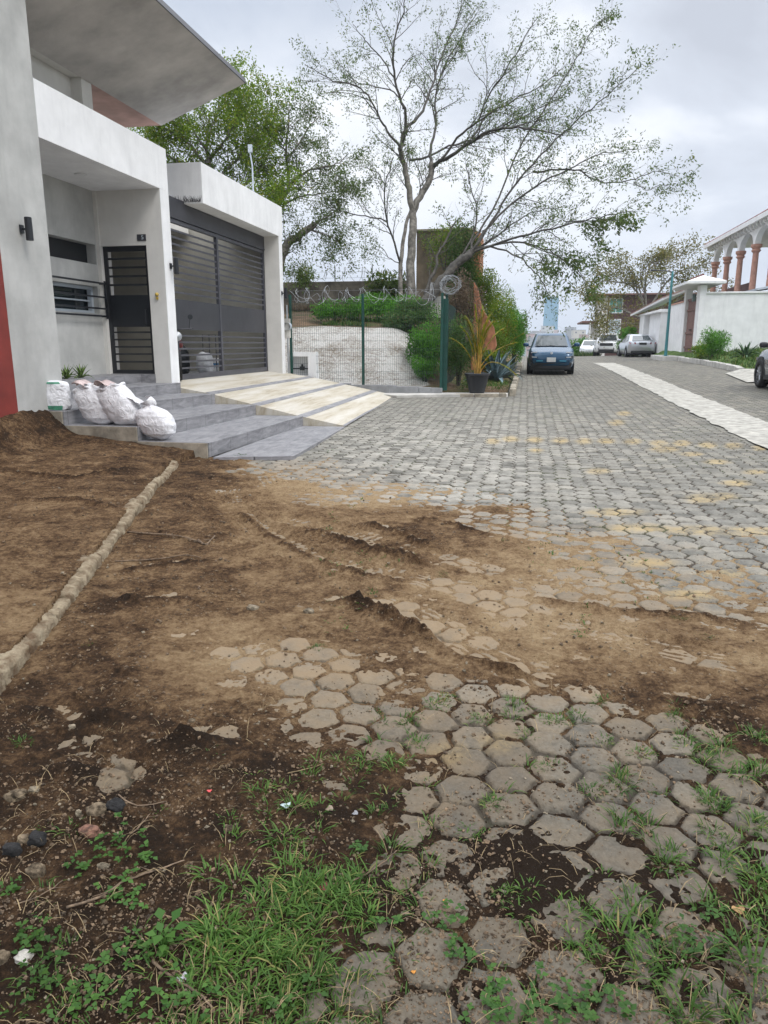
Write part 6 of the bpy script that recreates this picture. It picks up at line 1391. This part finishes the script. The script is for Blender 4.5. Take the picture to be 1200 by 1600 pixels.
tufts = [(810, 1112, 1), (870, 1125, .8), (690, 1102, .7), (640, 1130, .7), (970, 1225, 1.1), (995, 1290, 1.3), (1130, 1170, 1.2), (1160, 1205, 1.2), (1100, 1190, 1), (1030, 1345, .9), (1010, 1435, 1.4), (1000, 1500, 1.5), (1060, 1565, 1.4), (1160, 1540, 1.8), (1190, 1400, 1.3), (920, 1485, .8), (1080, 1160, .9),
         (770, 1260, .6), (750, 1125, .6), (1130, 1265, .9), (1190, 1160, 1), (830, 1150, .6), (1180, 1290, 1), (940, 1240, .8), (1060, 1120, .7), (900, 1120, .6), (590, 1110, .5), (940, 1160, .5), (1120, 1310, .8), (700, 1090, .5), (800, 1400, .6), (880, 1430, .7), (1195, 1450, 1.2), (1150, 1360, 1), (1100, 1240, .8), (660, 1160, .7), (620, 1190, .8), (1010, 1180, .5), (860, 1200, .5), (560, 1200, .6), (740, 1300, .7), (845, 885, .3), (1060, 970, .4), (1100, 1000, .3), (690, 900, .3), (495, 1010, .4), (140, 1010, .2), (35, 1165, .5)]
for u, v, s in tufts:
    g_ = GP(u, v)
    for k in range(5): 
        x, y = g_.x+q_.normal(0, .030*s), g_.y+q_.normal(0, .035*s); pts_.append((x, y, surf(x, y)[0]-.006)); hs_.append(.066*s*q_.uniform(.6, 1.2))
n_t = 0
while n_t < 340:                                   # turf patch and grass along the joints
    u, v = q_.uniform(-60, 1260), q_.uniform(1090, 1680); g_ = GP(u, v); x, y = g_.x, g_.y
    w_ = float(look(T_grass, np.array([u+30*fbm(np.array([x]), np.array([y]), 3, 3)[0]]), np.array([min(v, 1599)]))[0]); pn = float(fbm(np.array([x]), np.array([y]), 4.5, 3, seed=90)[0])
    if q_.random() < w_*(.12+1.9*max(0, pn+.12)):
        z, li, so2, dj = surf(x, y)
        if u > 600 and dj > .014: continue
        pts_.append((x, y, z-.006)); hs_.append(q_.uniform(.035, .085)*(.6+.7*w_)*(.55+.45*min(1, g_.y/1.6))); n_t += 1
blades(pts_, np.array(hs_)*.80, 19, .034, .9, 'grass', 'grass', 'green grass tufts growing through the soil and paver joints', 'grass', wid=.0038, seed=1)
# dry straw lying about
pts_, hs_ = [], []
for k in range(300):
    u, v = q_.uniform(-50, 1250), q_.uniform(1080, 1650)
    g_ = GP(u, v); pts_.append((g_.x, g_.y, surf(g_.x, g_.y)[0]+.002)); hs_.append(q_.uniform(.04, .11))
blades(pts_, hs_, 3, .03, 1.42, 'dry_grass', 'straw', 'dry straw and dead grass stems lying on the ground', 'dry grass', wid=.0019, seed=2)
# moss and tiny weeds in the far joints
pts_, hs_ = [], []
for k in range(4200):
    v = q_.uniform(590, 1000); u = q_.uniform(500, 1240); g_ = GP(u, v); x, y = g_.x, g_.y
    if y > 30 or x > 7.8 or x < -2.6 or (3.3 < x < 4.5): continue
    sf = surf(x, y); 
    if y < 14 and sf[3] > .016: continue
    if fbm(np.array([x*1.]), np.array([y*.4]), 1.6, 3, seed=91)[0] < .12: continue
    pts_.append((x, y, sf[0]-.008)); hs_.append(q_.uniform(.012, .035))
blades(pts_, hs_, 7, .03, .9, 'moss', 'grass', 'tiny weeds and moss along the joints of the pavers', 'moss', wid=.007, seed=3)
# grass of the verges and bed
def patch_grass(name, x0, x1, y0, y1, n, h, zf, label, seed, wid=.012, mtx='grass'):
    q = np.random.default_rng(seed); x = q.uniform(x0, x1, n); y = q.uniform(y0, y1, n); z = np.array([zf(a, b) for a, b in zip(x, y)])
    k = fbm(x, y, 1.1, 3, seed=92) > -.28
    blades(np.stack([x, y, z-.01], 1)[k], h*q.uniform(.5, 1.4, n)[k], 7, .10, .55, name, mtx, label, 'grass', wid=wid, seed=seed)
patch_grass('grass', -1.9, -.45, 19.9, 36, 1500, .10, bz, 'bright grass in the planted bed beside the palm pot', 11)
patch_grass('grass', 8.0, 13, 24, 40, 2600, .22, vz, 'long bright grass on the verge before the white wall', 12, .02)
patch_grass('grass', -6.6, -2.4, 23.2, 25.5, 900, .16, bz, 'rough grass along the crest of the whitewashed bank', 13, .015)
patch_grass('grass', -10.0, -4.6, 29.6, 31.8, 1100, .30, bz, 'dry tall grass below the old boundary wall', 14, .02, 'dry')
patch_grass('grass', 3.3, 6.3, 66, 72, 500, .5, lambda x, y: gz(x, y), 'tall grass at the crest of the street', 15, .04)
# ground cover of small round leaves
C_, D2, L2 = [], [], []
for (u, v, n, r) in ((700, 1450, 26, .07), (830, 1580, 40, .08), (900, 1560, 26, .05), (255, 1490, 14, .05), (50, 1480, 26, .06), (180, 1335, 34, .07), (228, 1355, 18, .04), (130, 1370, 12, .03), (180, 1410, 22, .05), (215, 1420, 14, .04), (110, 1560, 40, .09), (150, 1590, 40, .09), (200, 1510, 24, .06), (310, 1580, 24, .06), (780, 1560, 20, .05), (1090, 1480, 30, .06), (720, 1500, 22, .05),
                     (450, 1590, 20, .06), (60, 1510, 14, .04), (1000, 1470, 14, .04), (600, 1440, 14, .05), (900, 1590, 26, .05), (770, 1590, 30, .05), (1110, 1440, 14, .04), (250, 1590, 20, .06), (560, 1330, 12, .06), (960, 1580, 20, .05), (25, 1400, 12, .04), (280, 715, 24, .06), (375, 716, 40, .10), (520, 706, 16, .08)):
    g_ = GP(u, v)
    for k in range(int(n*.62)):
        x, y = g_.x+q_.normal(0, r*.6), g_.y+q_.normal(0, r*.6); z = surf(x, y)[0]+q_.uniform(.004, .03)*(r/.05)
        for a in (0, 2.1, 4.2, 5.2)[:q_.integers(2, 5)]:
            C_.append((x, y, z)); D2.append((math.cos(a+k), math.sin(a+k), q_.uniform(-.1, .5))); L2.append(q_.uniform(.010, .023))
L2 = np.array(L2); tag(quads_leaf(C_, D2, np.tile([0, 0, 1.], (len(C_), 1)), L2, L2*.75, 'weeds', M['weed'], fold=.1), 'small round leaved weeds creeping over soil and pavers', 'weeds', kind='stuff')
# broad-leaved weed
wd = empty('broadleaf_weed', tuple(GP(258, 1495)), label='broad leaved green weed in the turf patch', cat='weed'); wd.location.z = surf(wd.location.x, wd.location.y)[0]
C_ = []; D2 = []; L2 = []
for k in range(16): a = k*2.4; r = .010+.002*k; C_.append((r*math.cos(a), r*math.sin(a), .03+.015*(k % 3))); D2.append((math.cos(a), math.sin(a), .25+.3*(k % 2))); L2.append(.022+.010*(k % 3))
L2 = np.array(L2); quads_leaf(C_, D2, np.tile([0, 0, 1.], (16, 1)), L2, L2*.7, 'leaves', M['weed'], wd, fold=.15)
m = MB()
for k in range(8): m.tube([(0, 0, 0), (C_[k][0], C_[k][1], C_[k][2])], .0016, 4)
m.build('stem', M['weed'], wd)
# ============================================================ STONES, TWIGS, LITTER
def stone(u, v, sx_, sy_, sz_, mt, label, seed, rot=0, name='stone', cat='stone'):
    sx_, sy_, sz_ = sx_*.85, sy_*.85, sz_*.85; g_ = GP(u, v); z = surf(g_.x, g_.y)[0]; V_, F_ = rock_mesh(0, 0, 0, sx_, sy_, sz_, seed, 5, .4, rot)
    o = tag(MB().add(V_, F_).build(name, M[mt], smooth=True), label, cat); o.location = (g_.x, g_.y, z+sz_*.12); return o
stone(152, 1284, .034, .03, .028, 'rockc', 'rounded brown stone next to the black charred lump', 1.1)
stone(182, 1276, .035, .03, .028, 'rockd', 'black charred lump touching the rounded brown stone', 2.2)
stone(124, 1284, .011, .010, .022, 'rockw', 'small upright pale chip left of the brown stone', 3.1)
stone(142, 1310, .040, .026, .018, 'rockr', 'reddish brown stone with a pale speckled face', 4.4)
stone(28, 1256, .042, .03, .026, 'rockc', 'tan stone half sunk in the soil near the left edge', 5.2)
stone(55, 1248, .022, .018, .016, 'rockw', 'pale stone just right of the half sunk tan stone', 5.9)
stone(60, 1330, .032, .028, .026, 'rockd', 'rough charcoal lump left of the dry grass clump', 6.6)
stone(20, 1340, .034, .026, .024, 'rockd', 'rough charcoal lump at the very left edge', 7.3)
stone(40, 1322, .028, .020, .016, 'rockc', 'grey brown flat stone between the charcoal lumps', 7.9)
stone(58, 1373, .032, .026, .026, 'rockc', 'dark brown blocky stone below the charcoal lumps', 8.8)
stone(163, 1365, .022, .014, .010, 'rockw', 'flat pink beige pebble among small weeds', 9.6)
stone(40, 1512, .026, .021, .018, 'lime', 'bright white limestone piece near the bottom left corner', 10.4)
stone(8, 1520, .022, .02, .018, 'rockc', 'brown stone cut by the left edge beside the white limestone', 11.2)
stone(237, 1163, .020, .016, .014, 'rockw', 'pale round stone on the ridge of the muddy rut', 12.2)
stone(358, 1305, .020, .016, .012, 'rockc', 'grey pebble at the upper edge of the turf patch', 13.2)
stone(395, 952, .045, .03, .02, 'rockw', 'yellowish pebble beside the middle wheel rut', 14.2)
stone(483, 958, .035, .028, .026, 'rockw', 'pale yellow stone standing by the middle wheel rut', 15.2)
stone(113, 1143, .018, .014, .012, 'rockw', 'thin pale stone left of the dark hollow', 16.2)
stone(300, 1128, .018, .016, .010, 'rockc', 'brown pebble right of the muddy rut ridge', 17.2)
stone(697, 1424, .026, .016, .010, 'rockc', 'small grey stone at the rim of the sooty patch', 18.2)
# fine gravel: too many to count
V_, F_ = [], []; nb = 0; base_s = [Vector(v).normalized() for v in ((1, 0, 0), (-1, 0, 0), (0, 1, 0), (0, -1, 0), (0, 0, 1), (0, 0, -1))]; fo = [(0, 2, 4), (2, 1, 4), (1, 3, 4), (3, 0, 4), (2, 0, 5), (1, 2, 5), (3, 1, 5), (0, 3, 5)]
for mt_, cnt, lab, sd2_, nm in (('rockw', 1700, 'pale crumbs of gravel strewn over the soil', 31, 'gravel'), ('soilclod', 15000, 'crumbling clods of brown soil scattered on the ground', 32, 'soil_clods')):
    q_ = np.random.default_rng(sd2_); V_ = []; F_ = []; k = 0
    while k < cnt:
        u, v = q_.uniform(-60, 1260), 700+940*q_.random()**.85; g_ = GP(u, v); x, y = g_.x, g_.y
        if y > 9 or y < .8: continue
        z, li, so2, dj = surf(x, y)
        if so2 < -.018 and q_.random() > .25: continue
        if mt_ != 'rockw' and fbm(np.array([x]), np.array([y]), 3.5, 3, seed=95)[0] < -.05 and q_.random() > .15: continue
        s = q_.pareto(2.6)*.0022*(1+y*.3)+.0012*(1+y*.4); s = min(s, .0042+.0022*y)
        if mt_ != 'rockw' and li > .5 and q_.random() < .8: continue
        if mt_ == 'rockw': s *= .9
        rt = Quaternion((q_.random(), q_.random(), q_.random(), q_.random())).normalized(); sc3 = q_.uniform(.6, 1.3, 3)
        n0 = len(V_)
        for b_ in base_s:
            w_ = rt @ Vector((b_.x*sc3[0], b_.y*sc3[1], b_.z*sc3[2])); V_.append((x+w_.x*s, y+w_.y*s, z+s*.35+w_.z*s*.8))
        F_ += [(a+n0, b+n0, c+n0) for a, b, c in fo]; k += 1
    if mt_ == 'soilclod': M['soilclod'] = mat('soil_clod', (.19, .13, .078), .95, var=.4, scale=30, bump=.004, bscale=200)
    o = MB(); o.v = V_; o.f = F_; o.m = [0]*len(F_); tag(o.build(nm, M[mt_]), lab, 'gravel' if mt_ == 'rockw' else 'soil clods', kind='stuff')
def twig(pts, r, label, name='twig', fork=True, mt='twig', lift=.006):
    W = []
    for u, v in pts: g_ = GP(u, v); W.append(Vector((g_.x, g_.y, surf(g_.x, g_.y)[0]+lift)))
    o0 = W[0].copy(); W = spline([w_-o0 for w_ in W], 4); q = random.Random(int(pts[0][0]))
    W = [w_+Vector((q.uniform(-.002, .002), q.uniform(-.002, .002), q.uniform(0, .004))) for w_ in W]
    m = MB().tube(W, [r*(1-.5*i/len(W)) for i in range(len(W))], 6)
    if fork:
        for f in (.35, .7): p = W[int(len(W)*f)]; m.tube([p, p+Vector((q.uniform(-.05, .05), q.uniform(-.05, .05), .012))], [r*.5, r*.2], 4)
    o = tag(m.build(name, M[mt], smooth=True), label, 'twig'); o.location = o0; return o
twig([(105, 1434), (160, 1418), (200, 1392), (250, 1372), (290, 1358)], .0042, 'long grey brown stick lying across the bare soil at bottom left')
twig([(240, 1518), (275, 1545), (310, 1568), (335, 1590)], .004, 'dark stick half hidden in the turf at the bottom')
twig([(180, 822+60), (240, 878), (290, 872), (315, 876)], .006, 'thin dead stem lying beside the muddy kerb')
twig([(200, 836), (280, 846), (318, 855)], .008, 'long root lying right of the diagonal kerb')
twig([(310, 851), (322, 856), (336, 846)], .010, 'forked straw coloured chip beside the long root')
twig([(0, 1432), (60, 1415), (100, 1388)], .0025, 'thin straw coloured stem near the left edge')
twig([(185, 1252), (215, 1268), (262, 1262)], .003, 'thin dry stem above the black charred lump')
twig([(205, 1315), (225, 1295), (235, 1282)], .0025, 'short pale stem right of the black charred lump')
twig([(500, 1395), (560, 1380), (605, 1350), (620, 1335)], .003, 'dark twig arching through the middle of the turf patch')
twig([(1098, 1475), (1102, 1490), (1103, 1508)], .004, 'short brown stick between two right hand pavers')
twig([(1095, 1570), (1085, 1545), (1080, 1520)], .003, 'brown stick near the bottom right corner')
twig([(450, 1215), (480, 1208), (505, 1200)], .002, 'thin yellow straw above the turf patch', fork=False, mt='straw')
twig([(140, 697), (152, 712), (165, 716)], .012, 'pale broken root at the foot of the steps')
def leaf_litter(u, v, sz, c, label, rot=0, name='fallen_leaf', cat='leaf', lift=.006):
    g_ = GP(u, v); m = MB(); n = 9; V = [(0, 0, .002)]
    for i in range(n): a = 2*math.pi*i/n; r = sz*(1 if i % 2 else .78)*(.65+.35*abs(math.cos(a))); V.append((r*math.cos(a+rot), r*math.sin(a+rot), .25*r*math.sin(a*2+1)))
    V += [(x, y, z-.0012) for x, y, z in V]; F = [(0, 1+i, 1+(i+1) % n) for i in range(n)]+[(n+1, n+2+(i+1) % n, n+2+i) for i in range(n)]+[(1+i, n+2+i, n+2+(i+1) % n, 1+(i+1) % n) for i in range(n)]
    o = tag(m.add(V, F).build(name, mat(name+'_colour', c, .6, var=.15, scale=60)), label, cat); o.location = (g_.x, g_.y, surf(g_.x, g_.y)[0]+lift); return o
leaf_litter(1153, 1424, .022, (.42, .24, .10), 'orange brown dead leaf on a right hand paver')
leaf_litter(328, 1248, .010, (.55, .06, .06), 'small bright red petal on the dark soil', name='petal', cat='petal', lift=.010)
leaf_litter(505, 1395, .020, (.16, .03, .02), 'dark red fallen leaf in the turf patch', .5)
leaf_litter(285, 1540, .018, (.5, .5, .52), 'scrap of pale grey plastic in the turf at the bottom', .8, 'plastic_scrap', 'litter')
leaf_litter(447, 1268, .020, (.38, .47, .47), 'crumpled pale blue scrap at the top of the turf patch', .2, 'plastic_scrap', 'litter', .012)
leaf_litter(515, 1270, .018, (.22, .17, .12), 'dry brown leaf fragment beside the crumpled scrap', 1.2)
leaf_litter(555, 1275, .014, (.25, .25, .26), 'small grey flake right of the dry leaf fragment', 1.2)
leaf_litter(695, 1412, .007, (.55, .22, .02), 'tiny orange berry on the sooty soil', 0, 'berry', 'berry', .006)
leaf_litter(646, 1524, .007, (.55, .22, .02), 'tiny orange berry on the bottom paver joint', 0, 'berry', 'berry', .006)
# haze
hzb = MB().box(-3200, 4700, -210, 4300, -75, 140).build('haze', bpy.data.materials.new('haze_air')); hzm = hzb.data.materials[0]; hzm.use_nodes = True; hzm.node_tree.nodes.clear()
vo_ = N(hzm.node_tree, 'ShaderNodeOutputMaterial'); pv = N(hzm.node_tree, 'ShaderNodeVolumePrincipled'); pv.inputs['Color'].default_value = (.86, .92, 1, 1); pv.inputs['Density'].default_value = .00045
hzm.node_tree.links.new(pv.outputs[0], vo_.inputs['Volume']); tag(hzb, 'pale humid haze between the street and the far city', 'haze', kind='stuff')
